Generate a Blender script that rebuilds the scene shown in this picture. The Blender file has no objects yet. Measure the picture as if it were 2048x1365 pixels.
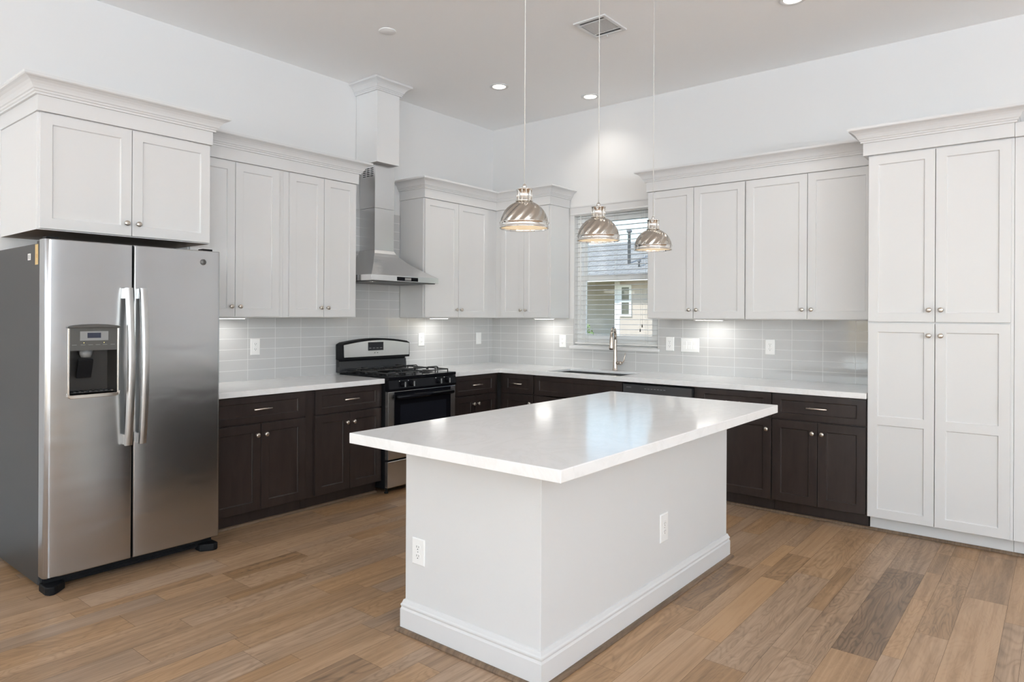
import bpy, bmesh, math, random
from mathutils import Vector, Matrix
random.seed(7)
sc = bpy.context.scene
COL = sc.collection
# ------------------------------------------------------------------ camera
F_PX, YAW, HY, ROLL = 1365.33, 0.6802886, 632.8155, 0.0048
CX, CY, CZ = 4.818433, -5.614848, 1.411505
cam_d = bpy.data.cameras.new('camera')
cam_d.sensor_width = 36.0
cam_d.lens = 36.0 * F_PX / 2048.0
cam_d.shift_y = -(682.5 - HY) / 2048.0
cam_d.clip_start = 0.05
cam = bpy.data.objects.new('camera', cam_d)
COL.objects.link(cam)
cam.matrix_world = (Matrix.Translation((CX, CY, CZ)) @ Matrix.Rotation(YAW, 4, 'Z')
                    @ Matrix.Rotation(math.pi / 2, 4, 'X') @ Matrix.Rotation(ROLL, 4, 'Z'))
sc.camera = cam
# ------------------------------------------------------------------ view
vs = sc.view_settings
vs.view_transform = 'Standard'
vs.look = 'None'
vs.gamma = 1.0
vs.use_curve_mapping = False
vs.exposure = 0.1
sc.cycles.use_denoising = True
sc.cycles.max_bounces = 12
sc.cycles.diffuse_bounces = 7
sc.cycles.glossy_bounces = 5
sc.cycles.transmission_bounces = 6
sc.cycles.transparent_max_bounces = 12
sc.cycles.sample_clamp_indirect = 6.0
sc.cycles.caustics_reflective = False
sc.cycles.caustics_refractive = False
# ------------------------------------------------------------------ world
SKY_STRENGTH = 0.31
w = bpy.data.worlds.new('World')
sc.world = w
w.use_nodes = True
nt = w.node_tree
bg = nt.nodes['Background']
sky = nt.nodes.new('ShaderNodeTexSky')
sky.sky_type = 'NISHITA'
sky.sun_disc = False
sky.sun_elevation = math.radians(42)
sky.sun_rotation = math.radians(140)
sky.air_density = 1.2
sky.dust_density = 0.2
sky.ozone_density = 1.5
nt.links.new(sky.outputs['Color'], bg.inputs['Color'])
bg.inputs['Strength'].default_value = SKY_STRENGTH


def sun_lamp(energy, rot):
    d = bpy.data.lights.new('sun', 'SUN')
    d.energy = energy
    d.angle = math.radians(3)
    d.color = (1.0, 0.95, 0.86)
    o = bpy.data.objects.new('sun', d)
    COL.objects.link(o)
    o.rotation_euler = rot
    return o


sun_lamp(3.5, (math.radians(48), 0, math.radians(-25)))


def area(name, loc, target, sx, sy, power, color=(1, 1, 1), parent=None, spread=None):
    d = bpy.data.lights.new(name, 'AREA')
    d.shape = 'RECTANGLE'
    d.size, d.size_y = sx, sy
    d.energy = power
    d.color = color
    if spread:
        d.spread = spread
    o = bpy.data.objects.new(name, d)
    COL.objects.link(o)
    o.location = loc
    dv = Vector(target) - Vector(loc)
    o.rotation_euler = dv.to_track_quat('-Z', 'Y').to_euler()
    if parent:
        o.parent = parent
        o.location = Vector(loc) - ORG[parent.name]
    return o


ORG = {}
# added fill lamps set in the unseen openings behind and right of the camera
RX, RY, CEIL = 11.0, -12.5, 3.42
FILL_TINT = (0.775, 0.885, 1.0)
UPT = 4.0      # tilts the fill lamps steeply up, to brighten the ceiling
area('window_daylight', (2.1, RY + 0.02, 1.65), (2.1, RY + 1.0, 1.65 + UPT), 2.8, 2.0, 300, FILL_TINT)
area('window_daylight', (7.0, RY + 0.02, 1.45), (7.0, RY + 1.0, 1.45 + UPT), 4.0, 2.4, 290, FILL_TINT)
area('window_daylight', (RX - 0.02, -6.3, 1.65), (RX - 1.0, -6.3, 1.65 + UPT), 2.8, 2.0, 680, FILL_TINT)
area('window_daylight', (RX - 0.02, -10.3, 1.65), (RX - 1.0, -10.3, 1.65 + UPT), 2.8, 2.0, 540, FILL_TINT)


# ------------------------------------------------------------------ materials
def mat(name, col=(0.8, 0.8, 0.8), rough=0.5, metal=0.0, spec=0.5, noise=0.0, nscale=30.0, bump=0.0, bscale=200.0,
        emit=None, estr=0.0, coat=0.0, aniso=0.0):
    m = bpy.data.materials.new(name)
    m.use_nodes = True
    n = m.node_tree.nodes
    l = m.node_tree.links
    p = n['Principled BSDF']
    p.inputs['Base Color'].default_value = (*col, 1)
    p.inputs['Roughness'].default_value = rough
    p.inputs['Metallic'].default_value = metal
    p.inputs['Specular IOR Level'].default_value = spec
    p.inputs['Coat Weight'].default_value = coat
    p.inputs['Anisotropic'].default_value = aniso
    if emit:
        p.inputs['Emission Color'].default_value = (*emit, 1)
        p.inputs['Emission Strength'].default_value = estr
    tc = n.new('ShaderNodeTexCoord')
    if noise > 0:
        t = n.new('ShaderNodeTexNoise')
        t.inputs['Scale'].default_value = nscale
        t.inputs['Detail'].default_value = 4
        l.new(tc.outputs['Object'], t.inputs['Vector'])
        mx = n.new('ShaderNodeMix')
        mx.data_type = 'RGBA'
        mx.inputs[6].default_value = (*[c * (1 - noise) for c in col], 1)
        mx.inputs[7].default_value = (*[min(1, c * (1 + noise)) for c in col], 1)
        l.new(t.outputs['Fac'], mx.inputs[0])
        l.new(mx.outputs[2], p.inputs['Base Color'])
    if bump > 0:
        t2 = n.new('ShaderNodeTexNoise')
        t2.inputs['Scale'].default_value = bscale
        t2.inputs['Detail'].default_value = 2
        l.new(tc.outputs['Object'], t2.inputs['Vector'])
        b = n.new('ShaderNodeBump')
        b.inputs['Strength'].default_value = bump
        b.inputs['Distance'].default_value = 0.002
        l.new(t2.outputs['Fac'], b.inputs['Height'])
        l.new(b.outputs['Normal'], p.inputs['Normal'])
    return m


def nd(m, t):
    return m.node_tree.nodes.new(t)


def mapping(m, scale, src='Object', rot=(0, 0, 0)):
    tc = nd(m, 'ShaderNodeTexCoord')
    mp = nd(m, 'ShaderNodeMapping')
    mp.inputs['Scale'].default_value = scale
    mp.inputs['Rotation'].default_value = rot
    m.node_tree.links.new(tc.outputs[src], mp.inputs['Vector'])
    return mp


def stainless(name, col, rough, scale, wav=0.0, amp=1.0):
    """brushed steel: fine stretched streaks in roughness and colour, slow waviness in the normal"""
    m = mat(name, col, rough, 1.0)
    l = m.node_tree.links
    p = m.node_tree.nodes['Principled BSDF']
    mp = mapping(m, scale)
    t = nd(m, 'ShaderNodeTexNoise')
    t.inputs['Scale'].default_value = 1.0
    t.inputs['Detail'].default_value = 1
    l.new(mp.outputs[0], t.inputs['Vector'])
    r = nd(m, 'ShaderNodeMapRange')
    r.inputs['To Min'].default_value = rough - 0.02 * amp
    r.inputs['To Max'].default_value = rough + 0.02 * amp
    l.new(t.outputs['Fac'], r.inputs['Value'])
    l.new(r.outputs[0], p.inputs['Roughness'])
    mx = nd(m, 'ShaderNodeMix')
    mx.data_type = 'RGBA'
    mx.inputs[6].default_value = (*[c * (1 - 0.015 * amp) for c in col], 1)
    mx.inputs[7].default_value = (*[c * (1 + 0.015 * amp) for c in col], 1)
    l.new(t.outputs['Fac'], mx.inputs[0])
    l.new(mx.outputs[2], p.inputs['Base Color'])
    if wav > 0:
        mp2 = mapping(m, (1.0, 1.6, 4.5))
        t2 = nd(m, 'ShaderNodeTexNoise')
        t2.inputs['Scale'].default_value = 1.0
        t2.inputs['Detail'].default_value = 1.5
        t2.inputs['Distortion'].default_value = 0.6
        l.new(mp2.outputs[0], t2.inputs['Vector'])
        b = nd(m, 'ShaderNodeBump')
        b.inputs['Strength'].default_value = wav
        b.inputs['Distance'].default_value = 0.012
        l.new(t2.outputs['Fac'], b.inputs['Height'])
        l.new(b.outputs['Normal'], p.inputs['Normal'])
    return m


M_WALL = mat('wall_paint', (0.745, 0.745, 0.742), 0.6, spec=0.3, bump=0.08, bscale=120)
M_CEIL = mat('ceiling_paint', (0.95, 0.95, 0.95), 0.8, spec=0.2, bump=0.15, bscale=90)
M_ISLE = mat('island_paint', (0.68, 0.68, 0.678), 0.55, spec=0.3, bump=0.08, bscale=120)
M_TRIM = mat('trim_paint', (0.69, 0.69, 0.69), 0.38, spec=0.4)
M_CAB = mat('white_cabinet_paint', (0.69, 0.69, 0.69), 0.35, spec=0.4, bump=0.03, bscale=60)
M_GAP = mat('cabinet_shadow_gap', (0.45, 0.45, 0.44), 0.6)
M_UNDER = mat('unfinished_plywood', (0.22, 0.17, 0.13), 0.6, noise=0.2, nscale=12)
M_BLACK = mat('black_enamel', (0.006, 0.006, 0.008), 0.16, spec=0.12)
M_BLACKM = mat('black_plastic', (0.010, 0.010, 0.011), 0.5, spec=0.15)
M_IRON = mat('cast_iron', (0.018, 0.018, 0.019), 0.42, bump=0.2, bscale=400)
M_OVGLASS = mat('oven_glass', (0.012, 0.013, 0.018), 0.08, spec=0.3)
M_PLASTIC = mat('white_plastic', (0.86, 0.86, 0.85), 0.35)
M_SLOT = mat('dark_slot', (0.03, 0.03, 0.03), 0.6)
M_SLOTG = mat('grey_slot', (0.2, 0.2, 0.2), 0.6)
M_NICKEL = mat('satin_nickel', (0.62, 0.57, 0.51), 0.28, 1.0)
M_PULL = mat('champagne_pull', (0.78, 0.70, 0.62), 0.28, 1.0)
M_FAUCET = stainless('brushed_bronze_nickel', (0.56, 0.49, 0.43), 0.27, (60, 60, 6))
M_CHROME = mat('polished_nickel', (0.74, 0.72, 0.69), 0.08, 1.0)
M_FRIDGE = stainless('fridge_steel', (0.50, 0.51, 0.52), 0.25, (20, 20, 320), wav=0.3)
M_HANDLE = stainless('fridge_handle_steel', (0.56, 0.56, 0.555), 0.3, (300, 300, 8))
M_HOOD = stainless('hood_steel', (0.70, 0.705, 0.71), 0.26, (1.5, 1.5, 260), amp=0.15)
M_STEEL = stainless('range_steel', (0.68, 0.68, 0.675), 0.26, (30, 8, 300), amp=0.3)
M_SINK = stainless('sink_steel', (0.20, 0.20, 0.20), 0.35, (40, 120, 40))
M_FSIDE = mat('grey_fridge_side', (0.038, 0.0375, 0.037), 0.42, bump=0.1, bscale=350)
M_FDARK = mat('dispenser_grey', (0.075, 0.074, 0.07), 0.4)
M_FPANEL = mat('dispenser_panel', (0.085, 0.083, 0.078), 0.35)
M_LCDF = mat('display_bezel', (0.26, 0.26, 0.26), 0.4)
M_LCD = mat('display_window', (0.03, 0.035, 0.06), 0.15)
M_LED = mat('indicator_led', (0.9, 0.85, 0.4), 0.4, emit=(1.0, 0.85, 0.25), estr=3.0)
M_BADGE = mat('badge_grey', (0.13, 0.13, 0.13), 0.5, 0.2)
M_BADGE2 = mat('badge_mark', (0.28, 0.28, 0.28), 0.3, 0.8)
M_LABELW = mat('paper_label', (0.8, 0.8, 0.78), 0.6)
M_LABELY = mat('yellow_label', (0.62, 0.43, 0.18), 0.5, noise=0.15, nscale=40)
M_PRINT = mat('label_print', (0.25, 0.25, 0.25), 0.6)
M_PRINTO = mat('label_print_orange', (0.5, 0.25, 0.1), 0.6)
M_BULB = mat('glowing_diffuser', (0.55, 0.52, 0.46), 0.5, emit=(1.0, 0.74, 0.44), estr=0.62)
M_SHADEIN = mat('white_shade_lining', (0.88, 0.86, 0.80), 0.5)
M_CANLENS = mat('downlight_lens', (0.9, 0.88, 0.85), 0.5, emit=(1.0, 0.90, 0.78), estr=9.0)
M_LEDBAR = mat('led_bar_lens', (0.9, 0.9, 0.88), 0.5, emit=(1.0, 0.97, 0.92), estr=6.0)
M_VINYL = mat('white_vinyl', (0.90, 0.905, 0.895), 0.35)
M_SLAT = mat('blind_slat', (0.70, 0.70, 0.69), 0.45)
M_CORD = mat('blind_cord', (0.62, 0.62, 0.58), 0.8)
M_TASSEL = mat('cord_tassel', (0.06, 0.05, 0.04), 0.6)
M_STUCCO = mat('tan_siding', (0.60, 0.525, 0.455), 0.9, noise=0.06, nscale=3)
M_STUCCOB = mat('grey_green_siding', (0.57, 0.55, 0.52), 0.9, noise=0.06, nscale=3)
M_SOFFIT = mat('tan_soffit', (0.55, 0.46, 0.32), 0.8)
M_GLASSD = mat('dark_window_glass', (0.10, 0.12, 0.11), 0.08, spec=0.6)
M_PIPE = mat('vent_pipe', (0.18, 0.19, 0.20), 0.6)
M_LEAF = mat('leaf', (0.22, 0.36, 0.10), 0.6, noise=0.3, nscale=8)
M_GRASS = mat('lawn', (0.27, 0.28, 0.22), 0.9, noise=0.3, nscale=6)
M_GRILLE = mat('hood_filter', (0.10, 0.10, 0.10), 0.4, 0.8)


def make_glass():
    m = bpy.data.materials.new('window_glass')
    m.use_nodes = True
    n, l = m.node_tree.nodes, m.node_tree.links
    n.clear()
    o = n.new('ShaderNodeOutputMaterial')
    t = n.new('ShaderNodeBsdfTransparent')
    t.inputs[0].default_value = (0.99, 0.995, 0.99, 1)
    g = n.new('ShaderNodeBsdfGlossy')
    g.inputs['Roughness'].default_value = 0.02
    mx = n.new('ShaderNodeMixShader')
    mx.inputs[0].default_value = 0.05
    l.new(t.outputs[0], mx.inputs[1])
    l.new(g.outputs[0], mx.inputs[2])
    l.new(mx.outputs[0], o.inputs[0])
    return m


M_GLASS = make_glass()


def make_pendant_metal():
    m = mat('brushed_nickel_dome', (0.53, 0.485, 0.43), 0.22, 1.0)
    l = m.node_tree.links
    p = m.node_tree.nodes['Principled BSDF']
    tc = nd(m, 'ShaderNodeTexCoord')
    sep = nd(m, 'ShaderNodeSeparateXYZ')
    l.new(tc.outputs['Object'], sep.inputs[0])
    at2 = nd(m, 'ShaderNodeMath'); at2.operation = 'ARCTAN2'
    l.new(sep.outputs['Y'], at2.inputs[0]); l.new(sep.outputs['X'], at2.inputs[1])
    tw = nd(m, 'ShaderNodeMath'); tw.operation = 'MULTIPLY_ADD'
    l.new(sep.outputs['Z'], tw.inputs[0]); tw.inputs[1].default_value = -9.0
    l.new(at2.outputs[0], tw.inputs[2])
    s1 = nd(m, 'ShaderNodeMath'); s1.operation = 'MULTIPLY'
    s1.inputs[1].default_value = 15.0
    l.new(tw.outputs[0], s1.inputs[0])
    sn = nd(m, 'ShaderNodeMath'); sn.operation = 'SINE'
    l.new(s1.outputs[0], sn.inputs[0])
    b = nd(m, 'ShaderNodeBump')
    b.inputs['Strength'].default_value = 0.5
    b.inputs['Distance'].default_value = 0.004
    l.new(sn.outputs[0], b.inputs['Height'])
    l.new(b.outputs['Normal'], p.inputs['Normal'])
    return m


M_DOME = make_pendant_metal()


def make_wood_dark():
    m = mat('espresso_wood', (0.035, 0.024, 0.021), 0.33, spec=0.45)
    l = m.node_tree.links
    p = m.node_tree.nodes['Principled BSDF']
    mp = mapping(m, (12, 12, 2.4))
    t = nd(m, 'ShaderNodeTexNoise')
    t.inputs['Scale'].default_value = 1.6
    t.inputs['Detail'].default_value = 6
    t.inputs['Distortion'].default_value = 0.7
    l.new(mp.outputs[0], t.inputs['Vector'])
    r = nd(m, 'ShaderNodeValToRGB')
    r.color_ramp.elements[0].position = 0.3
    r.color_ramp.elements[0].color = (0.024, 0.0163, 0.0145, 1)
    r.color_ramp.elements[1].position = 0.75
    r.color_ramp.elements[1].color = (0.037, 0.026, 0.0230, 1)
    l.new(t.outputs['Fac'], r.inputs[0])
    l.new(r.outputs[0], p.inputs['Base Color'])
    return m


M_DARK = make_wood_dark()


def make_quartz():
    m = mat('white_quartz', (0.80, 0.80, 0.79), 0.13, spec=0.5)
    l = m.node_tree.links
    p = m.node_tree.nodes['Principled BSDF']
    mp = mapping(m, (1.3, 1.0, 1.3), rot=(0.3, 0.2, 0.6))
    t = nd(m, 'ShaderNodeTexNoise')
    t.inputs['Scale'].default_value = 2.2
    t.inputs['Detail'].default_value = 9
    t.inputs['Roughness'].default_value = 0.62
    t.inputs['Distortion'].default_value = 2.2
    l.new(mp.outputs[0], t.inputs['Vector'])
    r = nd(m, 'ShaderNodeValToRGB')
    e = r.color_ramp.elements
    e[0].position = 0.44
    e[0].color = (0.845, 0.845, 0.845, 1)
    e[1].position = 0.56
    e[1].color = (0.845, 0.845, 0.845, 1)
    k = e.new(0.5)
    k.color = (0.81, 0.81, 0.806, 1)
    l.new(t.outputs['Fac'], r.inputs[0])
    l.new(r.outputs[0], p.inputs['Base Color'])
    return m


M_QUARTZ = make_quartz()


def make_tile(name, axis):
    """stacked glass tile 231.5 x 79.5 mm with pale grout, on the plane of the wall it covers"""
    m = mat(name, (0.5, 0.5, 0.5), 0.05, spec=0.6)
    l = m.node_tree.links
    p = m.node_tree.nodes['Principled BSDF']
    tc = nd(m, 'ShaderNodeTexCoord')
    sep = nd(m, 'ShaderNodeSeparateXYZ')
    l.new(tc.outputs['Object'], sep.inputs[0])
    comb = nd(m, 'ShaderNodeCombineXYZ')

    def shift(out, k, off):
        a = nd(m, 'ShaderNodeMath')
        a.operation = 'ADD'
        a.inputs[1].default_value = off
        l.new(out, a.inputs[0])
        l.new(a.outputs[0], comb.inputs[k])
    if axis == 'y':      # left wall: u = y
        shift(sep.outputs['Y'], 0, 2.852 + 0.2315 * 10)
    else:
        shift(sep.outputs['X'], 0, -0.129 + 0.2315 * 10)
    shift(sep.outputs['Z'], 1, -0.9135 + 0.0795 * 20)
    br = nd(m, 'ShaderNodeTexBrick')
    br.offset = 0.0
    br.squash = 1.0
    br.inputs['Scale'].default_value = 1.0
    br.inputs['Mortar Size'].default_value = 0.0017
    br.inputs['Mortar Smooth'].default_value = 0.15
    br.inputs['Bias'].default_value = 0.0
    br.inputs['Brick Width'].default_value = 0.2315
    br.inputs['Row Height'].default_value = 0.0795
    br.inputs['Color1'].default_value = (0.53, 0.53, 0.525, 1)
    br.inputs['Color2'].default_value = (0.555, 0.555, 0.55, 1)
    br.inputs['Mortar'].default_value = (0.74, 0.74, 0.73, 1)
    l.new(comb.outputs[0], br.inputs['Vector'])
    l.new(br.outputs['Color'], p.inputs['Base Color'])
    r = nd(m, 'ShaderNodeMapRange')
    r.inputs['To Min'].default_value = 0.05
    r.inputs['To Max'].default_value = 0.6
    l.new(br.outputs['Fac'], r.inputs['Value'])
    l.new(r.outputs[0], p.inputs['Roughness'])
    t = nd(m, 'ShaderNodeTexNoise')
    t.inputs['Scale'].default_value = 9.0
    l.new(comb.outputs[0], t.inputs['Vector'])
    mu = nd(m, 'ShaderNodeMath')
    mu.operation = 'MULTIPLY_ADD'
    l.new(br.outputs['Fac'], mu.inputs[0])
    mu.inputs[1].default_value = -1.0
    ml = nd(m, 'ShaderNodeMath')
    ml.operation = 'MULTIPLY'
    ml.inputs[1].default_value = 0.6
    l.new(t.outputs['Fac'], ml.inputs[0])
    l.new(ml.outputs[0], mu.inputs[2])
    b = nd(m, 'ShaderNodeBump')
    b.inputs['Strength'].default_value = 0.25
    b.inputs['Distance'].default_value = 0.002
    l.new(mu.outputs[0], b.inputs['Height'])
    l.new(b.outputs['Normal'], p.inputs['Normal'])
    return m


M_TILEL = make_tile('glass_tile_left', 'y')
M_TILEB = make_tile('glass_tile_back', 'x')


def make_floor(shoe=False):
    m = mat('hickory_shoe' if shoe else 'hickory_planks', (0.3, 0.2, 0.13), 0.36, spec=0.4)
    l = m.node_tree.links
    p = m.node_tree.nodes['Principled BSDF']
    tc = nd(m, 'ShaderNodeTexCoord')
    at = nd(m, 'ShaderNodeAttribute')
    at.attribute_name = 'plank'
    sp = nd(m, 'ShaderNodeSeparateColor')
    l.new(at.outputs['Color'], sp.inputs[0])
    sc_ = nd(m, 'ShaderNodeVectorMath')
    sc_.operation = 'SCALE'
    sc_.inputs['Scale'].default_value = 37.0
    l.new(at.outputs['Color'], sc_.inputs[0])
    ad = nd(m, 'ShaderNodeVectorMath')
    ad.operation = 'ADD'
    l.new(tc.outputs['Object'], ad.inputs[0])
    l.new(sc_.outputs[0], ad.inputs[1])

    def noise(scale, detail, dist, rough=0.55):
        mp = nd(m, 'ShaderNodeMapping')
        mp.inputs['Scale'].default_value = scale
        l.new(ad.outputs[0], mp.inputs['Vector'])
        t = nd(m, 'ShaderNodeTexNoise')
        t.inputs['Scale'].default_value = 1.0
        t.inputs['Detail'].default_value = detail
        t.inputs['Distortion'].default_value = dist
        t.inputs['Roughness'].default_value = rough
        l.new(mp.outputs[0], t.inputs['Vector'])
        return t.outputs['Fac']

    def math_(op, a, b, c=None):
        q = nd(m, 'ShaderNodeMath')
        q.operation = op
        for i, v in enumerate((a, b, c)):
            if v is None:
                continue
            if isinstance(v, (int, float)):
                q.inputs[i].default_value = v
            else:
                l.new(v, q.inputs[i])
        return q.outputs[0]
    fine = noise((150, 7, 1), 6, 0.5, 0.65)
    streak = noise((48, 1.6, 1), 4, 0.6, 0.6)
    broad = noise((9, 1.1, 1), 3, 0.8)
    ringsrc = noise((5.0, 1.15, 1), 3.2, 0.55, 0.52)
    rings = math_('SINE', math_('MULTIPLY_ADD', fine, 1.6, math_('MULTIPLY', ringsrc, 150.0)), 0)
    rings = math_('POWER', math_('MULTIPLY_ADD', rings, 0.5, 0.5), 3.0)
    ringamt = math_('MULTIPLY', rings, sp.outputs['Blue'])
    tone = math_('ADD', sp.outputs['Red'], math_('MULTIPLY_ADD', broad, 0.7, -0.35))
    tone = math_('ADD', tone, math_('MULTIPLY_ADD', fine, 0.5, -0.25))
    tone = math_('ADD', tone, math_('MULTIPLY_ADD', streak, 1.05, -0.52))
    tone = math_('SUBTRACT', tone, math_('MULTIPLY', ringamt, 0.24))
    r = nd(m, 'ShaderNodeValToRGB')
    e = r.color_ramp.elements
    e[0].position = 0.0
    e[0].color = (0.135, 0.092, 0.060, 1)
    e[1].position = 1.0
    e[1].color = (0.47, 0.325, 0.215, 1)
    k = e.new(0.35)
    k.color = (0.25, 0.165, 0.105, 1)
    k = e.new(0.65)
    k.color = (0.36, 0.24, 0.152, 1)
    l.new(tone, r.inputs[0])
    hs = nd(m, 'ShaderNodeHueSaturation')
    l.new(math_('MULTIPLY_ADD', sp.outputs['Green'], 0.28, 0.94), hs.inputs['Saturation'])
    l.new(r.outputs[0], hs.inputs['Color'])
    if shoe:
        hs.inputs['Value'].default_value = 0.6
    l.new(hs.outputs[0], p.inputs['Base Color'])
    rr = nd(m, 'ShaderNodeMapRange')
    rr.inputs['To Min'].default_value = 0.30
    rr.inputs['To Max'].default_value = 0.46
    l.new(fine, rr.inputs['Value'])
    l.new(rr.outputs[0], p.inputs['Roughness'])
    b = nd(m, 'ShaderNodeBump')
    b.inputs['Strength'].default_value = 0.25
    b.inputs['Distance'].default_value = 0.0015
    l.new(math_('ADD', fine, broad), b.inputs['Height'])
    l.new(b.outputs['Normal'], p.inputs['Normal'])
    return m


M_FLOOR = make_floor()
M_SHOE = make_floor(True)


def make_shingle():
    m = mat('roof_shingles', (0.42, 0.41, 0.38), 0.9)
    l = m.node_tree.links
    p = m.node_tree.nodes['Principled BSDF']
    tc = nd(m, 'ShaderNodeTexCoord')
    br = nd(m, 'ShaderNodeTexBrick')
    br.inputs['Scale'].default_value = 1.0
    br.inputs['Brick Width'].default_value = 0.32
    br.inputs['Row Height'].default_value = 0.14
    br.inputs['Mortar Size'].default_value = 0.012
    br.inputs['Color1'].default_value = (0.45, 0.44, 0.40, 1)
    br.inputs['Color2'].default_value = (0.34, 0.33, 0.31, 1)
    br.inputs['Mortar'].default_value = (0.2, 0.2, 0.19, 1)
    l.new(tc.outputs['Object'], br.inputs['Vector'])
    l.new(br.outputs['Color'], p.inputs['Base Color'])
    return m


M_ROOF = make_shingle()


# ------------------------------------------------------------------ mesh helpers
class MB:
    def __init__(self):
        self.v, self.f, self.m, self.s = [], [], [], []

    def add(self, vs_, fs, mi=0, smooth=False):
        o = len(self.v)
        self.v += [tuple(p) for p in vs_]
        for f in fs:
            self.f.append([i + o for i in f])
            self.m.append(mi)
            self.s.append(smooth)
        return self

    def box(self, a, b, mi=0, T=None):
        x0, x1 = sorted((a[0], b[0])); y0, y1 = sorted((a[1], b[1])); z0, z1 = sorted((a[2], b[2]))
        p = [(x0, y0, z0), (x1, y0, z0), (x1, y1, z0), (x0, y1, z0), (x0, y0, z1), (x1, y0, z1), (x1, y1, z1), (x0, y1, z1)]
        if T:
            p = [T(*q) for q in p]
        return self.add(p, [(0, 3, 2, 1), (4, 5, 6, 7), (0, 1, 5, 4), (1, 2, 6, 5), (2, 3, 7, 6), (3, 0, 4, 7)], mi)

    def prism(self, poly, fn, a, b, mi=0, smooth=False):
        """poly: list of 2-tuples; fn(p, t) -> xyz; extruded from t=a to t=b"""
        n = len(poly)
        vs_ = [fn(p, a) for p in poly] + [fn(p, b) for p in poly]
        fs = [tuple(range(n))[::-1], tuple(range(n, 2 * n))]
        self.add(vs_, fs, mi, False)
        o = len(self.v) - 2 * n
        for i in range(n):
            j = (i + 1) % n
            self.f.append([o + i, o + j, o + n + j, o + n + i]); self.m.append(mi); self.s.append(smooth)
        return self

    def lathe(self, prof, fn, seg=32, mi=0, smooth=True):
        """prof: (r, h) list from axis out; fn(a, b, h) -> xyz"""
        rows = []
        vs_, fs = [], []
        for r, h in prof:
            if r < 1e-6:
                rows.append([len(vs_)])
                vs_.append(fn(0, 0, h))
            else:
                rows.append(list(range(len(vs_), len(vs_) + seg)))
                for k in range(seg):
                    a = 2 * math.pi * k / seg
                    vs_.append(fn(r * math.cos(a), r * math.sin(a), h))
        for A, B in zip(rows[:-1], rows[1:]):
            for k in range(seg):
                k2 = (k + 1) % seg
                if len(A) == 1 and len(B) == 1:
                    continue
                if len(A) == 1:
                    fs.append((A[0], B[k], B[k2]))
                elif len(B) == 1:
                    fs.append((A[k], B[0], A[k2]))
                else:
                    fs.append((A[k], B[k], B[k2], A[k2]))
        return self.add(vs_, fs, mi, smooth)

    def tube(self, pts, r, seg=8, mi=0, rads=None, flat=None):
        pts = [Vector(p) for p in pts]
        n = len(pts)
        rads = rads or [r] * n
        t0 = (pts[1] - pts[0]).normalized()
        up = Vector((0, 0, 1)) if abs(t0.z) < 0.9 else Vector((1, 0, 0))
        nrm = (up - t0 * up.dot(t0)).normalized()
        vs_, fs = [], []
        for i, p in enumerate(pts):
            t = (pts[min(i + 1, n - 1)] - pts[max(i - 1, 0)]).normalized()
            nrm = (nrm - t * nrm.dot(t)).normalized()
            bn = t.cross(nrm)
            for k in range(seg):
                a = 2 * math.pi * k / seg
                vs_.append(p + nrm * math.cos(a) * rads[i] + bn * math.sin(a) * rads[i] * (flat or 1))
        for i in range(n - 1):
            for k in range(seg):
                k2 = (k + 1) % seg
                fs.append((i * seg + k, i * seg + k2, (i + 1) * seg + k2, (i + 1) * seg + k))
        fs.append(tuple(range(seg))[::-1])
        fs.append(tuple((n - 1) * seg + k for k in range(seg)))
        return self.add(vs_, fs, mi, True)

    def grid_solid(self, us, ws, occ, t0, t1, fn, mi=0):
        """cells of a 2D grid extruded from t0 to t1: one clean solid, with holes where occ is False"""
        idx = {}
        vs_, fs = [], []

        def V(i, j, k):
            if (i, j, k) not in idx:
                idx[(i, j, k)] = len(vs_)
                vs_.append(fn(us[i], ws[j], (t0, t1)[k]))
            return idx[(i, j, k)]
        nu, nw = len(us) - 1, len(ws) - 1
        O = lambda i, j: 0 <= i < nu and 0 <= j < nw and occ(i, j)
        for i in range(nu):
            for j in range(nw):
                if not O(i, j):
                    continue
                fs.append((V(i, j, 0), V(i, j + 1, 0), V(i + 1, j + 1, 0), V(i + 1, j, 0)))
                fs.append((V(i, j, 1), V(i + 1, j, 1), V(i + 1, j + 1, 1), V(i, j + 1, 1)))
                if not O(i - 1, j): fs.append((V(i, j, 0), V(i, j, 1), V(i, j + 1, 1), V(i, j + 1, 0)))
                if not O(i + 1, j): fs.append((V(i + 1, j, 0), V(i + 1, j + 1, 0), V(i + 1, j + 1, 1), V(i + 1, j, 1)))
                if not O(i, j - 1): fs.append((V(i, j, 0), V(i + 1, j, 0), V(i + 1, j, 1), V(i, j, 1)))
                if not O(i, j + 1): fs.append((V(i, j + 1, 0), V(i, j + 1, 1), V(i + 1, j + 1, 1), V(i + 1, j + 1, 0)))
        return self.add(vs_, fs, mi)

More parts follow.
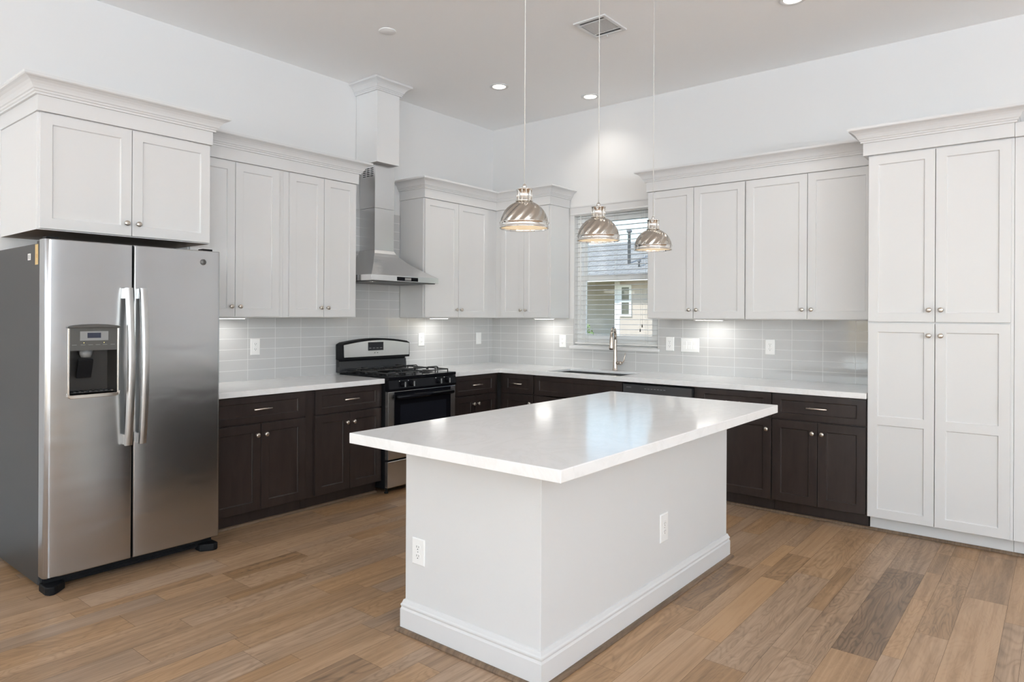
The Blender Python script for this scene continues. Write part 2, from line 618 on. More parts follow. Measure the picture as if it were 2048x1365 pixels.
    def voxel_solid(self, us, ws, ts, occ):
        """stacked version of grid_solid: cells occ(i, j, k) of a 3D grid make one clean solid"""
        idx, vs_, fs = {}, [], []

        def V(i, j, k):
            if (i, j, k) not in idx:
                idx[(i, j, k)] = len(vs_)
                vs_.append((us[i], ws[j], ts[k]))
            return idx[(i, j, k)]
        nu, nw, nk = len(us) - 1, len(ws) - 1, len(ts) - 1
        O = lambda i, j, k: 0 <= i < nu and 0 <= j < nw and 0 <= k < nk and occ(i, j, k)
        for i in range(nu):
            for j in range(nw):
                for k in range(nk):
                    if not O(i, j, k):
                        continue
                    a, b, c = i + 1, j + 1, k + 1
                    if not O(i, j, k - 1): fs.append((V(i, j, k), V(i, b, k), V(a, b, k), V(a, j, k)))
                    if not O(i, j, k + 1): fs.append((V(i, j, c), V(a, j, c), V(a, b, c), V(i, b, c)))
                    if not O(i - 1, j, k): fs.append((V(i, j, k), V(i, j, c), V(i, b, c), V(i, b, k)))
                    if not O(i + 1, j, k): fs.append((V(a, j, k), V(a, b, k), V(a, b, c), V(a, j, c)))
                    if not O(i, j - 1, k): fs.append((V(i, j, k), V(a, j, k), V(a, j, c), V(i, j, c)))
                    if not O(i, j + 1, k): fs.append((V(i, b, k), V(i, b, c), V(a, b, c), V(a, b, k)))
        return self.add(vs_, fs)

    def sweep(self, path, prof, mi=0, smooth=False, closed_prof=True):
        """moulding: profile (d outward, z) run along a plan path with mitred corners; outward is right of travel"""
        P = [Vector((p[0], p[1])) for p in path]
        n = len(P)
        nr = []
        for i in range(n - 1):
            d = (P[i + 1] - P[i]).normalized()
            nr.append(Vector((d.y, -d.x)))
        vs_, fs = [], []
        k = len(prof)
        for i in range(n):
            if i == 0: mv = nr[0]
            elif i == n - 1: mv = nr[-1]
            else: mv = (nr[i - 1] + nr[i]) / (1 + nr[i - 1].dot(nr[i]))
            for d, z in prof:
                q = P[i] + mv * d
                vs_.append((q.x, q.y, z))
        kk = k if closed_prof else k - 1
        for i in range(n - 1):
            for j in range(kk):
                j2 = (j + 1) % k
                fs.append((i * k + j, i * k + j2, (i + 1) * k + j2, (i + 1) * k + j))
        if closed_prof:
            fs.append(tuple(range(k)))
            fs.append(tuple((n - 1) * k + j for j in range(k))[::-1])
        return self.add(vs_, fs, mi, smooth)

    def build(self, name, mats, parent=None, bevel=0.0, bseg=2, kind=None, label=None, recalc=True, autosmooth=False):
        if not isinstance(mats, (list, tuple)):
            mats = [mats]
        org = Vector((0, 0, 0))
        if parent is not None:
            org = ORG[parent.name]
        me = bpy.data.meshes.new(name)
        me.from_pydata([tuple(Vector(p) - org) for p in self.v], [], self.f)
        for m in mats:
            me.materials.append(m)
        me.polygons.foreach_set('material_index', self.m)
        me.polygons.foreach_set('use_smooth', self.s)
        if recalc:
            bm = bmesh.new()
            bm.from_mesh(me)
            bmesh.ops.recalc_face_normals(bm, faces=bm.faces)
            bm.to_mesh(me)
            bm.free()
        me.update()
        o = bpy.data.objects.new(name, me)
        COL.objects.link(o)
        ORG[o.name] = org
        if parent is not None:
            o.parent = parent
        if bevel > 0:
            md = o.modifiers.new('bevel', 'BEVEL')
            md.width = bevel
            md.segments = bseg
            md.limit_method = 'ANGLE'
            md.angle_limit = math.radians(40)
            md.harden_normals = False
        if kind:
            o['kind'] = kind
        if label:
            o['label'] = label
        return o


def thing(name, label, cat, loc, group=None):
    o = bpy.data.objects.new(name, None)
    o.empty_display_size = 0.1
    COL.objects.link(o)
    o.location = loc
    ORG[o.name] = Vector(loc)
    o['label'] = label
    o['category'] = cat
    if group:
        o['group'] = group
    return o


def tag(o, label, cat, group=None):
    o['label'] = label
    o['category'] = cat
    if group:
        o['group'] = group
    return o


TL = lambda u, v, z: (v, u, z)        # left wall: u runs along y, v out of the wall (+x)
TB = lambda u, v, z: (u, -v, z)       # back wall: u runs along x, v out of the wall (-y)


def dup(root, loc, label):
    r = root.copy()
    COL.objects.link(r)
    r.location = loc
    r['label'] = label
    ORG[r.name] = Vector(loc)
    for ch in list(root.children):
        c = ch.copy()
        COL.objects.link(c)
        c.parent = r
        for g in list(ch.children):
            d = g.copy()
            COL.objects.link(d)
            d.parent = c
    return r


# ------------------------------------------------------------------ room shell
# floor: planks 76 / 127 / 178 mm wide laid along y
def build_floor():
    v, f, cols, mi = [], [], [], []
    x = 4.2265 - 0.381 * 12
    ws_ = (0.0762, 0.127, 0.1778)
    k = 0
    while x < RX:
        wd = ws_[k % 3]
        x0, x1 = max(0.0, x), min(RX, x + wd)
        if x1 - x0 > 0.004:
            if abs(x - (4.2265 - 0.1778)) < 0.01:
                cuts = [-1.275, -2.483]
            else:
                cuts = []
            ys = [0.0]
            y = -random.uniform(0.2, 0.9)
            if cuts:
                ys = [0.0, -0.62, -1.275, -2.483, -3.1]
                y = -3.9
            while y > RY:
                ys.append(y)
                y -= random.choice((random.uniform(0.35, 0.8), random.uniform(0.7, 1.25)))
            ys.append(RY)
            for a, b in zip(ys[:-1], ys[1:]):
                g = 0.0005
                o = len(v)
                v += [(x0 + g, b + g, 0), (x1 - g, b + g, 0), (x1 - g, a - g, 0), (x0 + g, a - g, 0)]
                f.append((o, o + 1, o + 2, o + 3))
                c = [min(1, max(0, random.gauss(0.70, 0.11))), random.random(), random.random() ** 0.8, 1]
                if cuts and abs(a + 1.275) < 0.01:
                    c = [0.27, 0.25, 1.0, 1]
                cols.append(c)
                mi.append(0)
        x += wd
        k += 1
    o = len(v)
    v += [(-0.15, RY - 0.15, -0.0015), (RX + 0.15, RY - 0.15, -0.0015), (RX + 0.15, 0.2, -0.0015), (-0.15, 0.2, -0.0015)]
    f.append((o, o + 1, o + 2, o + 3)); cols.append([0, 0, 0, 1]); mi.append(1)
    o = len(v)
    v += [(-0.15, RY - 0.15, -0.12), (RX + 0.15, RY - 0.15, -0.12), (RX + 0.15, 0.2, -0.12), (-0.15, 0.2, -0.12)]
    f.append((o + 3, o + 2, o + 1, o)); cols.append([0, 0, 0, 1]); mi.append(1)
    me = bpy.data.meshes.new('floor')
    me.from_pydata(v, [], f)
    me.materials.append(M_FLOOR)
    me.materials.append(mat('plank_joint', (0.06, 0.04, 0.028), 0.8))
    me.polygons.foreach_set('material_index', mi)
    ca = me.color_attributes.new('plank', 'FLOAT_COLOR', 'CORNER')
    for pol, c in zip(me.polygons, cols):
        for li in pol.loop_indices:
            ca.data[li].color = c
    o = bpy.data.objects.new('floor', me)
    COL.objects.link(o)
    o['kind'] = 'structure'
    return o


build_floor()
MB().box((-0.15, RY - 0.15, CEIL), (RX + 0.15, 0.2, CEIL + 0.12)).build('ceiling', M_CEIL, kind='structure')
MB().box((-0.15, RY - 0.15, -0.12), (0.0, 0.15, CEIL)).build('wall_left', M_WALL, kind='structure')
WX0, WX1, WZ0, WZ1 = 1.06, 1.97, 1.125, 2.43
MB().grid_solid([0.0, WX0, WX1, RX], [-0.12, WZ0, WZ1, CEIL], lambda i, j: not (i == 1 and j == 1), 0.0, 0.15,
                lambda u, z, t: (u, t, z)).build('wall_back', M_WALL, kind='structure')
MB().grid_solid([RY, -11.8, -8.8, -7.8, -4.8, 0.0], [-0.12, 0.55, 2.75, CEIL],
                lambda i, j: not (i in (1, 3) and j == 1), RX, RX + 0.15,
                lambda u, z, t: (t, u, z)).build('wall_right', M_WALL, kind='structure')
MB().grid_solid([0.0, 0.6, 3.6, 4.9, 9.1, RX], [-0.12, 0.15, 0.55, 2.75, CEIL],
                lambda i, j: not ((i == 1 and j == 2) or (i == 3 and j in (1, 2))), RY - 0.15, RY,
                lambda u, z, t: (u, t, z)).build('wall_front', M_WALL, kind='structure')


def unseen_window(n, T, u0, u1, z0, z1, mull):
    m = MB()
    for a, b in ((u0, u0 + 0.06), (u1 - 0.06, u1)):
        m.box((a, 0.03, z0), (b, 0.1, z1), T=T)
    for a, b in ((z0, z0 + 0.06), (z1 - 0.06, z1)):
        m.box((u0 + 0.06, 0.03, a), (u1 - 0.06, 0.1, b), T=T)
    for c in mull:
        m.box((c - 0.03, 0.035, z0 + 0.06), (c + 0.03, 0.095, z1 - 0.06), T=T)
    m.box((u0 + 0.06, 0.045, (z0 + z1) / 2 - 0.025), (u1 - 0.06, 0.085, (z0 + z1) / 2 + 0.025), T=T)
    m.build('window_%d' % n, M_VINYL, kind='structure')


TF = lambda u, v, z: (u, RY - v, z)
TR = lambda u, v, z: (RX + v, u, z)
unseen_window(2, TF, 0.6, 3.6, 0.55, 2.75, (1.6, 2.6))
unseen_window(3, TF, 4.9, 9.1, 0.15, 2.75, (6.3, 7.7))
unseen_window(4, TR, -7.8, -4.8, 0.55, 2.75, (-6.8, -5.8))  # right-wall windows are unseen, put in to carry the fill lamps
unseen_window(5, TR, -11.8, -8.8, 0.55, 2.75, (-10.8, -9.8))

# kitchen window
win = bpy.data.objects.new('window_1', None)
COL.objects.link(win)
win.location = (1.515, 0.08, WZ0)
ORG[win.name] = Vector(win.location)
win['kind'] = 'structure'
m = MB()
m.grid_solid([WX0, WX0 + 0.05, WX1 - 0.05, WX1], [WZ0, WZ0 + 0.055, WZ1 - 0.05, WZ1], lambda i, j: not (i == 1 and j == 1), 0.065, 0.125,
             lambda u, z, t: (u, t, z))
m.build('frame', M_VINYL, win, bevel=0.003)
for nm, za, zb, t0, t1 in (('lower_sash', WZ0 + 0.055, 1.815, 0.07, 0.095), ('upper_sash', 1.775, WZ1 - 0.05, 0.098, 0.12)):
    a, b = WX0 + 0.05, WX1 - 0.05
    s = MB().grid_solid([a, a + 0.045, b - 0.045, b], [za, za + 0.05, zb - 0.05, zb], lambda i, j: not (i == 1 and j == 1), t0, t1,
                        lambda u, z, t: (u, t, z)).build(nm, M_VINYL, win, bevel=0.003)
    tm = (t0 + t1) / 2
    MB().box((a + 0.045, tm - 0.003, za + 0.05), (b - 0.045, tm + 0.003, zb - 0.05)).build('glass_pane', M_GLASS, s)
m = MB().box((WX0 + 0.3, 0.062, 1.815), (WX0 + 0.36, 0.085, 1.824)).build('sash_lock', M_VINYL, win)
m = MB().box((WX0 - 0.033, -0.035, WZ0 - 0.03), (WX1 + 0.02, 0.0, WZ0 - 0.002))
m.box((WX0 + 0.002, 0.0, WZ0 - 0.03 + 0.031), (WX1 - 0.002, 0.064, WZ0 + 0.008))
m.build('sill', M_TRIM, win, bevel=0.004)

# tile backsplashes
m = MB()
TILE_TOP = 2.345
m.grid_solid([-3.50, -2.08, -1.335, -0.0085], [0.9142, 1.394, TILE_TOP], lambda i, j: j == 0 or i == 1, 0.001, 0.008,
             lambda u, z, t: (t, u, z))
tag(m.build('tile_backsplash', M_TILEL), 'grey glass tile backsplash running behind the gas range and hood', 'backsplash')
m = MB()
m.grid_solid([0.001, WX0 - 0.0345, WX0 - 0.001, WX1 + 0.001, WX1 + 0.0215, 3.797], [0.9142, WZ0 - 0.031, WZ0 - 0.001, 1.394],
             lambda i, j: j == 0 or (j == 1 and i in (0, 4)) or (j == 2 and i != 2), 0.001, 0.008,
             lambda u, z, t: (u, -t, z))
tag(m.build('tile_backsplash', M_TILEB), 'grey glass tile backsplash behind the sink and faucet', 'backsplash')

# ------------------------------------------------------------------ cabinet parts
def rail_door(us, zs, panels, v0, v1, T, rec=0.009, cham=0.004):
    """frame-and-panel front: grid of cells, those listed in panels are recessed"""
    m = MB()
    cache = {}
    vs_, fs = [], []

    def V(u, v, z):
        k = (round(u, 5), round(v, 5), round(z, 5))
        if k not in cache:
            cache[k] = len(vs_)
            vs_.append(T(u, v, z))
        return cache[k]
    nu, nz = len(us) - 1, len(zs) - 1
    for i in range(nu):
        for j in range(nz):
            a, b, c, d = us[i], us[i + 1], zs[j], zs[j + 1]
            if (i, j) in panels:
                e = cham
                o = [(a, c), (b, c), (b, d), (a, d)]
                q = [(a + e, c + e), (b - e, c + e), (b - e, d - e), (a + e, d - e)]
                for k in range(4):
                    k2 = (k + 1) % 4
                    mid = v1 - rec * 0.55
                    fs.append((V(o[k][0], v1, o[k][1]), V(o[k2][0], v1, o[k2][1]), V(o[k2][0], mid, o[k2][1]), V(o[k][0], mid, o[k][1])))
                    fs.append((V(o[k][0], mid, o[k][1]), V(o[k2][0], mid, o[k2][1]), V(q[k2][0], v1 - rec, q[k2][1]), V(q[k][0], v1 - rec, q[k][1])))
                fs.append(tuple(V(x, v1 - rec, y) for x, y in q))
            else:
                fs.append((V(a, v1, c), V(b, v1, c), V(b, v1, d), V(a, v1, d)))
    for i in range(nu):
        fs.append((V(us[i], v1, zs[0]), V(us[i + 1], v1, zs[0]), V(us[i + 1], v0, zs[0]), V(us[i], v0, zs[0])))
        fs.append((V(us[i], v1, zs[-1]), V(us[i + 1], v1, zs[-1]), V(us[i + 1], v0, zs[-1]), V(us[i], v0, zs[-1])))
    for j in range(nz):
        fs.append((V(us[0], v1, zs[j]), V(us[0], v1, zs[j + 1]), V(us[0], v0, zs[j + 1]), V(us[0], v0, zs[j])))
        fs.append((V(us[-1], v1, zs[j]), V(us[-1], v1, zs[j + 1]), V(us[-1], v0, zs[j + 1]), V(us[-1], v0, zs[j])))
    fs.append(tuple([V(u, v0, zs[0]) for u in us] + [V(us[-1], v0, z) for z in zs[1:]] + [V(u, v0, zs[-1]) for u in us[::-1][1:]] + [V(us[0], v0, z) for z in zs[::-1][1:-1]]))
    m.add(vs_, fs)
    return m


def knob(T, u, v, z, parent, matl=None):
    prof = [(0.0001, 0), (0.0085, 0), (0.008, 0.003), (0.0055, 0.006), (0.0055, 0.013), (0.0095, 0.0165), (0.0145, 0.019), (0.0155, 0.022), (0.0145, 0.0255), (0.010, 0.028), (0, 0.029)]
    m = MB().lathe(prof, lambda a, b, h: T(u + a, v + h, z + b), 18)
    return m.build('knob', matl or M_NICKEL, parent)


def bar_pull(T, u, v, z, parent, ln=0.135):
    m = MB()
    m.tube([T(u - ln / 2, v + 0.03, z), T(u + ln / 2, v + 0.03, z)], 0.0055, 10)
    for s in (-1, 1):
        m.tube([T(u + s * ln * 0.37, v, z), T(u + s * ln * 0.37, v + 0.03, z)], 0.0042, 8)
    return m.build('bar_pull', M_PULL, parent)


ST = 0.057


def door(T, u0, u1, z0, z1, v0, parent, matl, kside, ktop, name='door', mid=None, kz=None, th=0.02):
    us = [u0, u0 + ST, u1 - ST, u1]
    if mid:
        zs = [z0, z0 + ST, mid - ST / 2, mid + ST / 2, z1 - ST, z1]
        pan = {(1, 1), (1, 3)}
    else:
        zs = [z0, z0 + ST, z1 - ST, z1]
        pan = {(1, 1)}
    d = rail_door(us, zs, pan, v0, v0 + th, T).build(name, matl, parent, bevel=0.0012)
    if kside:
        ku = u0 + 0.03 if kside == 'a' else u1 - 0.03
        kz = kz if kz is not None else (z1 - 0.075 if ktop else z0 + 0.07)
        knob(T, ku, v0 + th, kz, d)
    return d


def drawer(T, u0, u1, z0, z1, v0, parent, matl, pull=True, name='drawer_front'):
    s = 0.042
    d = rail_door([u0, u0 + ST, u1 - ST, u1], [z0, z0 + s, z1 - s, z1], {(1, 1)}, v0, v0 + 0.02, T).build(name, matl, parent, bevel=0.0012)
    if pull:
        bar_pull(T, (u0 + u1) / 2, v0 + 0.02, (z0 + z1) / 2 + 0.002, d)
    return d


def base_cab(label, T, u0, u1, doors, drawers, loc, extra=None):
    r = thing('base_cabinet', label, 'cabinet', loc)
    MB().box((u0, 0.004, 0.10), (u1, 0.605, 0.8755), T=T).build('body', M_DARK, r, bevel=0.0012)
    MB().box((u0 + 0.001, 0.006, 0.0005), (u1 - 0.001, 0.55, 0.0995), T=T).build('toe_kick', M_DARK, r)
    for d in doors:
        door(T, d[0], d[1], 0.105, 0.683, 0.6052, r, M_DARK, d[2], True)
    for d in drawers:
        drawer(T, d[0], d[1], 0.693, 0.868, 0.6052, r, M_DARK, d[2])
    return r


def wall_cab(label, T, u0, u1, doors, z0, z1, depth, loc, under=M_CAB, dz0=None, dz1=None, pad=0):
    r = thing('wall_cabinet', label, 'cabinet', loc)
    b = MB().box((u0, 0.009 if pad else 0.002, z0), (u1, depth, z1), T=T)
    b.m[0] = 1
    b.build('body', [M_CAB, under], r, bevel=0.0012)
    for d in doors:
        door(T, d[0], d[1], dz0 or z0 + 0.006, dz1 or z1 - 0.004, depth + 0.0002, r, M_CAB, d[2], False)
    return r


# ------------------------------------------------------------------ base run, left wall
base_cab('dark brown base cabinet right beside the refrigerator, one drawer over two doors', TL, -3.49, -2.755,
         [(-3.452, -3.108, 'b'), (-3.104, -2.762, 'a')], [(-3.452, -2.762, True)], (0.3, -3.12, 0))
base_cab('dark brown base cabinet just left of the gas range, drawer over two doors', TL, -2.7535, -2.063,
         [(-2.679, -2.3745, 'b'), (-2.3705, -2.067, 'a')], [(-2.679, -2.067, True)], (0.3, -2.41, 0))
base_cab('dark brown base cabinet between the gas range and the room corner, two brass-toned knobs', TL, -1.283, -0.63,
         [(-1.243, -0.96, 'b'), (-0.956, -0.672, 'a')], [(-1.243, -0.672, True)], (0.3, -0.96, 0))
# back wall
base_cab('narrow dark brown corner base cabinet left of the sink, drawer with bar pull', TB, 0.632, 1.0375,
         [(0.672, 1.033, 'b')], [(0.672, 1.033, True)], (0.85, -0.3, 0))
r = thing('base_cabinet', 'wide dark brown sink base cabinet with a plain false drawer front', 'cabinet', (1.5, -0.3, 0))
m = MB()
m.box((1.0385, 0.02, 0.10), (1.058, 0.605, 0.8755), T=TB)
m.box((1.946, 0.02, 0.10), (1.9655, 0.605, 0.8755), T=TB)
m.box((1.058, 0.02, 0.10), (1.946, 0.605, 0.12), T=TB)
m.box((1.058, 0.595, 0.12), (1.946, 0.605, 0.8755), T=TB)
m.build('body', M_DARK, r)
MB().box((1.0395, 0.006, 0.0005), (1.9645, 0.55, 0.0995), T=TB).build('toe_kick', M_DARK, r)
door(TB, 1.044, 1.501, 0.105, 0.683, 0.6052, r, M_DARK, 'b', True)
door(TB, 1.505, 1.961, 0.105, 0.683, 0.6052, r, M_DARK, 'a', True)
drawer(TB, 1.044, 1.961, 0.693, 0.868, 0.6052, r, M_DARK, False, 'false_drawer_front')
base_cab('dark brown base cabinet between the dishwasher and the end cabinet, single wide door', TB, 2.5885, 3.185,
         [(2.62, 3.181, 'b')], [(2.62, 3.181, True)], (2.88, -0.3, 0))
base_cab('dark brown base cabinet against the white pantry, drawer with bar pull over two doors', TB, 3.1865, 3.806,
         [(3.191, 3.495, 'b'), (3.499, 3.800, 'a')], [(3.191, 3.800, True)], (3.5, -0.3, 0))
# dishwasher
r = thing('dishwasher', 'black dishwasher set in the dark cabinets right of the sink', 'dishwasher', (2.275, -0.3, 0))
MB().box((1.968, 0.02, 0.09), (2.584, 0.585, 0.862), T=TB).build('body', M_BLACKM, r)
MB().box((1.975, 0.5855, 0.10), (2.578, 0.625, 0.745), T=TB).build('door', M_BLACK, r, bevel=0.003)
m = MB().box((1.975, 0.5855, 0.75), (2.578, 0.63, 0.855), T=TB)
for k in range(7):
    m.box((2.17 + k * 0.028, 0.6302, 0.825), (2.188 + k * 0.028, 0.6306, 0.829), 1, T=TB)
m.box((2.005, 0.6302, 0.83), (2.05, 0.6306, 0.834), 1, T=TB)
m.build('control_panel', [mat('dishwasher_panel', (0.055, 0.055, 0.058), 0.25), M_LCDF], r)
MB().box((1.97, 0.05, 0.0005), (2.582, 0.55, 0.088), T=TB).build('toe_kick', M_BLACKM, r)

# countertops
M_Q = M_QUARTZ
o = MB().box((0.0085, -3.497, 0.8758), (0.66, -2.0625, 0.914)).build('countertop', M_Q, bevel=0.003)
tag(o, 'white quartz countertop between the refrigerator and the gas range', 'countertop')
SX0, SX1, SY0, SY1 = 1.16, 1.925, -0.595, -0.205
xs = [0.0085, 0.66, SX0 - 0.035, SX0, SX1, SX1 + 0.035, 3.807]
ys = [-1.2845, -0.66, SY0 - 0.035, SY0, SY1, SY1 + 0.035, -0.0085]
m = MB().voxel_solid(xs, ys, [0.8758, 0.894, 0.914],
                     lambda i, j, k: (i == 0 or j > 0) and not (i == 3 and j == 3) and not (k == 0 and 2 <= i <= 4 and 2 <= j <= 4))
tag(m.build('countertop', M_Q, bevel=0.003), 'long L-shaped white quartz countertop running around the corner and holding the sink', 'countertop')

# sink
r = thing('kitchen_sink', 'stainless double bowl undermount sink below the window', 'sink', (1.54, -0.4, 0.68))


def bowl(x0, x1, y0, y1, zt, zb, name):
    m = MB()
    t = 0.012
    i = 0.03
    a = [(x0, y0), (x1, y0), (x1, y1), (x0, y1)]
    b = [(x0 + i, y0 + i), (x1 - i, y0 + i), (x1 - i, y1 - i), (x0 + i, y1 - i)]
    c = [(x0 - t, y0 - t), (x1 + t, y0 - t), (x1 + t, y1 + t), (x0 - t, y1 + t)]
    vs_ = [(p[0], p[1], zt) for p in a] + [(p[0], p[1], zb + i) for p in a] + [(p[0], p[1], zb) for p in b] + [(p[0], p[1], zt) for p in c] + [(p[0], p[1], zb - 0.004) for p in c]
    fs = []
    for k in range(4):
        k2 = (k + 1) % 4
        fs += [(k, k2, 4 + k2, 4 + k), (4 + k, 4 + k2, 8 + k2, 8 + k), (k, 12 + k, 12 + k2, k2), (12 + k, 16 + k, 16 + k2, 12 + k2)]
    fs += [(8, 9, 10, 11), (19, 18, 17, 16)]
    m.add(vs_, fs)
    o = m.build(name, M_SINK, r, bevel=0.004)
    cx, cy = (x0 + x1) / 2, (y0 + y1) / 2
    MB().lathe([(0.0001, zb + 0.001), (0.04, zb + 0.001), (0.045, zb + 0.004), (0.04, zb + 0.006), (0.03, zb + 0.003), (0, zb + 0.003)],
               lambda a_, b_, h: (cx + a_, cy + b_, h), 24).build('drain', M_CHROME, o)


bowl(SX0 + 0.002, 1.628, SY0 + 0.002, SY1 - 0.002, 0.8935, 0.68, 'large_bowl')
bowl(1.656, SX1 - 0.002, SY0 + 0.002, SY1 - 0.002, 0.8935, 0.69, 'small_bowl')

# faucet
FX, FY = 1.597, -0.115
r = thing('kitchen_faucet', 'brushed nickel pull-down faucet with a side lever behind the sink', 'faucet', (FX, FY, 0.914))
m = MB().lathe([(0.0001, 0.9143), (0.027, 0.9143), (0.027, 0.92), (0.0245, 0.924), (0.0225, 0.95), (0.0215, 0.99), (0.019, 1.02), (0.0165, 1.07), (0.0140, 1.13), (0.0135, 1.2)],
               lambda a, b, h: (FX + a, FY + b, h), 24)
pts = [(FX, FY, 1.19), (FX, FY, 1.235)]
for k in range(1, 13):
    a = math.pi * k / 13
    pts.append((FX + 0.012 * (1 - math.cos(a)), FY - 0.055 * (1 - math.cos(a)), 1.235 + 0.07 * math.sin(a)))
m.tube(pts, 0.0132, 14)
m.build('body', M_FAUCET, r)
hx, hy, hz = pts[-1]
m = MB()
pp = [(hx, hy, hz + 0.008), (hx + 0.002, hy - 0.004, hz - 0.03), (hx + 0.004, hy - 0.008, hz - 0.08), (hx + 0.006, hy - 0.012, hz - 0.125), (hx + 0.0065, hy - 0.013, hz - 0.137)]
m.tube(pp, 0.016, 16, rads=[0.0145, 0.016, 0.0195, 0.0225, 0.021])
hd = m.build('spray_head', M_FAUCET, r)
MB().lathe([(0.0001, 0.001), (0.018, 0.001), (0.018, -0.003), (0, -0.003)], lambda a, b, h: (hx + 0.0066 + a, hy - 0.0132 + b, hz - 0.1375 + h), 16).build('spray_face', M_BLACKM, hd)
m = MB()
m.tube([(FX + 0.01, FY, 0.985), (FX + 0.055, FY, 0.985), (FX + 0.068, FY, 0.987)], 0.017, 16, rads=[0.017, 0.017, 0.014])
m.tube([(FX + 0.06, FY, 0.985), (FX + 0.082, FY, 0.995), (FX + 0.092, FY + 0.002, 1.02), (FX + 0.098, FY + 0.004, 1.05), (FX + 0.102, FY + 0.006, 1.078)], 0.006, 10,
       rads=[0.010, 0.008, 0.006, 0.005, 0.005])
m.build('lever_handle', M_FAUCET, r)

# ------------------------------------------------------------------ wall cabinets
UB, UT = 1.394, 2.479
wall_cab('white wall cabinet partly behind the refrigerator cabinet, left of its twin', TL, -3.46, -2.7515, [(-3.452, -3.138, 'b'), (-3.134, -2.794, 'a')], UB, UT, 0.315, (0.16, -3.1, UB), pad=1)
wall_cab('white two-door wall cabinet immediately left of the range hood', TL, -2.7505, -2.08, [(-2.708, -2.406, 'b'), (-2.402, -2.099, 'a')], UB, UT, 0.315, (0.16, -2.41, UB), pad=1)
wall_cab('white corner wall cabinet immediately right of the range hood', TL, -1.332, -0.0095, [(-1.321, -0.888, 'b'), (-0.884, -0.456, 'a')], UB, UT, 0.315, (0.16, -0.83, UB), pad=1)
wall_cab('white wall cabinet left of the window, its bright end panel facing the blind', TB, 0.3165, 1.006, [(0.397, 0.691, 'b'), (0.695, 0.990, 'a')], UB, UT, 0.315, (0.66, -0.16, UB), pad=1)
wall_cab('white wall cabinet just right of the window, first of the pair there', TB, 2.036, 2.8805, [(2.041, 2.452, 'b'), (2.456, 2.876, 'a')], UB, UT, 0.315, (2.46, -0.16, UB), pad=1)
wall_cab('white wall cabinet touching the tall pantry, second right of the window', TB, 2.8815, 3.797, [(2.886, 3.341, 'b'), (3.345, 3.790, 'a')], UB, UT, 0.315, (3.34, -0.16, UB), pad=1)
wall_cab('deep white cabinet above the refrigerator, two square doors, dark underside', TL, -4.398, -3.462, [(-4.388, -3.934, 'b'), (-3.930, -3.470, 'a')], 1.858, UT, 0.61, (0.3, -3.93, 1.858), under=M_UNDER)
# pantry
r = thing('pantry_cabinet', 'tall white pantry cabinet with four shaker doors at the right', 'cabinet', (4.2, -0.3, 0))
MB().box((3.8085, 0.004, 0.10), (4.588, 0.625, UT), T=TB).build('body', M_CAB, r, bevel=0.0012)
MB().box((3.815, 0.006, 0.0005), (4.588, 0.56, 0.0995), T=TB).build('toe_kick', M_CAB, r)
for a, b, k in ((3.814, 4.189, 'b'), (4.193, 4.573, 'a')):
    door(TB, a, b, 1.387, UT - 0.008, 0.6255, r, M_CAB, k, False, kz=1.463)
    door(TB, a, b, 0.107, 1.377, 0.6255, r, M_CAB, k, True, mid=0.742)
r2 = MB().box((4.5895, 0.004, 0.10), (4.76, 0.622, UT), T=TB)
r2.box((4.5895, 0.006, 0.0005), (4.76, 0.56, 0.0995), T=TB)
tag(r2.build('filler_panel', M_CAB, bevel=0.0012), 'plain white filler panel at the right end beside the pantry', 'panel')

# frieze + crown mouldings
CB = 2.562
CROWN = [(0.0, CB), (0.013, CB), (0.013, CB + 0.010), (0.019, CB + 0.014), (0.021, CB + 0.022), (0.027, CB + 0.026), (0.031, CB + 0.036), (0.038, CB + 0.048), (0.049, CB + 0.060), (0.063, CB + 0.069),
         (0.076, CB + 0.074), (0.080, CB + 0.079), (0.080, CB + 0.092), (0.0, CB + 0.092)]


def crown_run(label, path, depth, nm='cabinet_crown'):
    cx = sum(p[0] for p in path) / len(path)
    cy = sum(p[1] for p in path) / len(path)
    r = thing(nm, label, 'crown molding', (cx, cy, UT))
    MB().sweep(path, [(-depth, UT + 0.001), (0, UT + 0.001), (0, CB + 0.05), (-depth, CB + 0.05)]).build('frieze_board', M_TRIM, r, bevel=0.0012)
    MB().sweep(path, CROWN).build('crown_molding', M_TRIM, r)
    return r


crown_run('white crown molding with frieze capping the cabinet over the refrigerator', [(0.004, -4.405), (0.642, -4.405), (0.642, -3.458), (0.428, -3.458)], 0.02)
crown_run('white crown molding capping the wall cabinets left of the hood', [(0.343, -3.4555), (0.343, -2.074), (0.004, -2.074)], 0.02)
crown_run('white crown molding wrapping the corner wall cabinets right of the hood', [(0.004, -1.338), (0.343, -1.338), (0.343, -0.343), (1.012, -0.343), (1.012, -0.004)], 0.02)
crown_run('white crown molding capping the wall cabinets right of the window', [(2.028, -0.004), (2.028, -0.343), (3.778, -0.343)], 0.02)
crown_run('white crown molding capping the tall pantry at the right', [(3.7805, -0.428), (3.7805, -0.655), (4.588, -0.655), (4.588, -0.004)], 0.02)
MB().box((4.5895, -0.648, UT + 0.001), (4.76, -0.004, CB)).build('trim_5', M_TRIM, kind='structure', bevel=0.001)

# boxed duct chase over the hood
r = thing('duct_chase', 'white boxed duct chase with crown rising from the hood to the ceiling', 'duct cover', (0.14, -1.716, 2.72))
MB().box((0.003, -1.84, 2.72), (0.285, -1.592, 3.4185)).build('box', M_WALL, r, bevel=0.002)
dz = 3.4185 - (CB + 0.092)
MB().sweep([(0.003, -1.8405), (0.2855, -1.8405), (0.2855, -1.5915), (0.003, -1.5915)], [(d * 1.0 + 0.0005, z + dz) for d, z in CROWN]).build('crown_molding', M_TRIM, r)

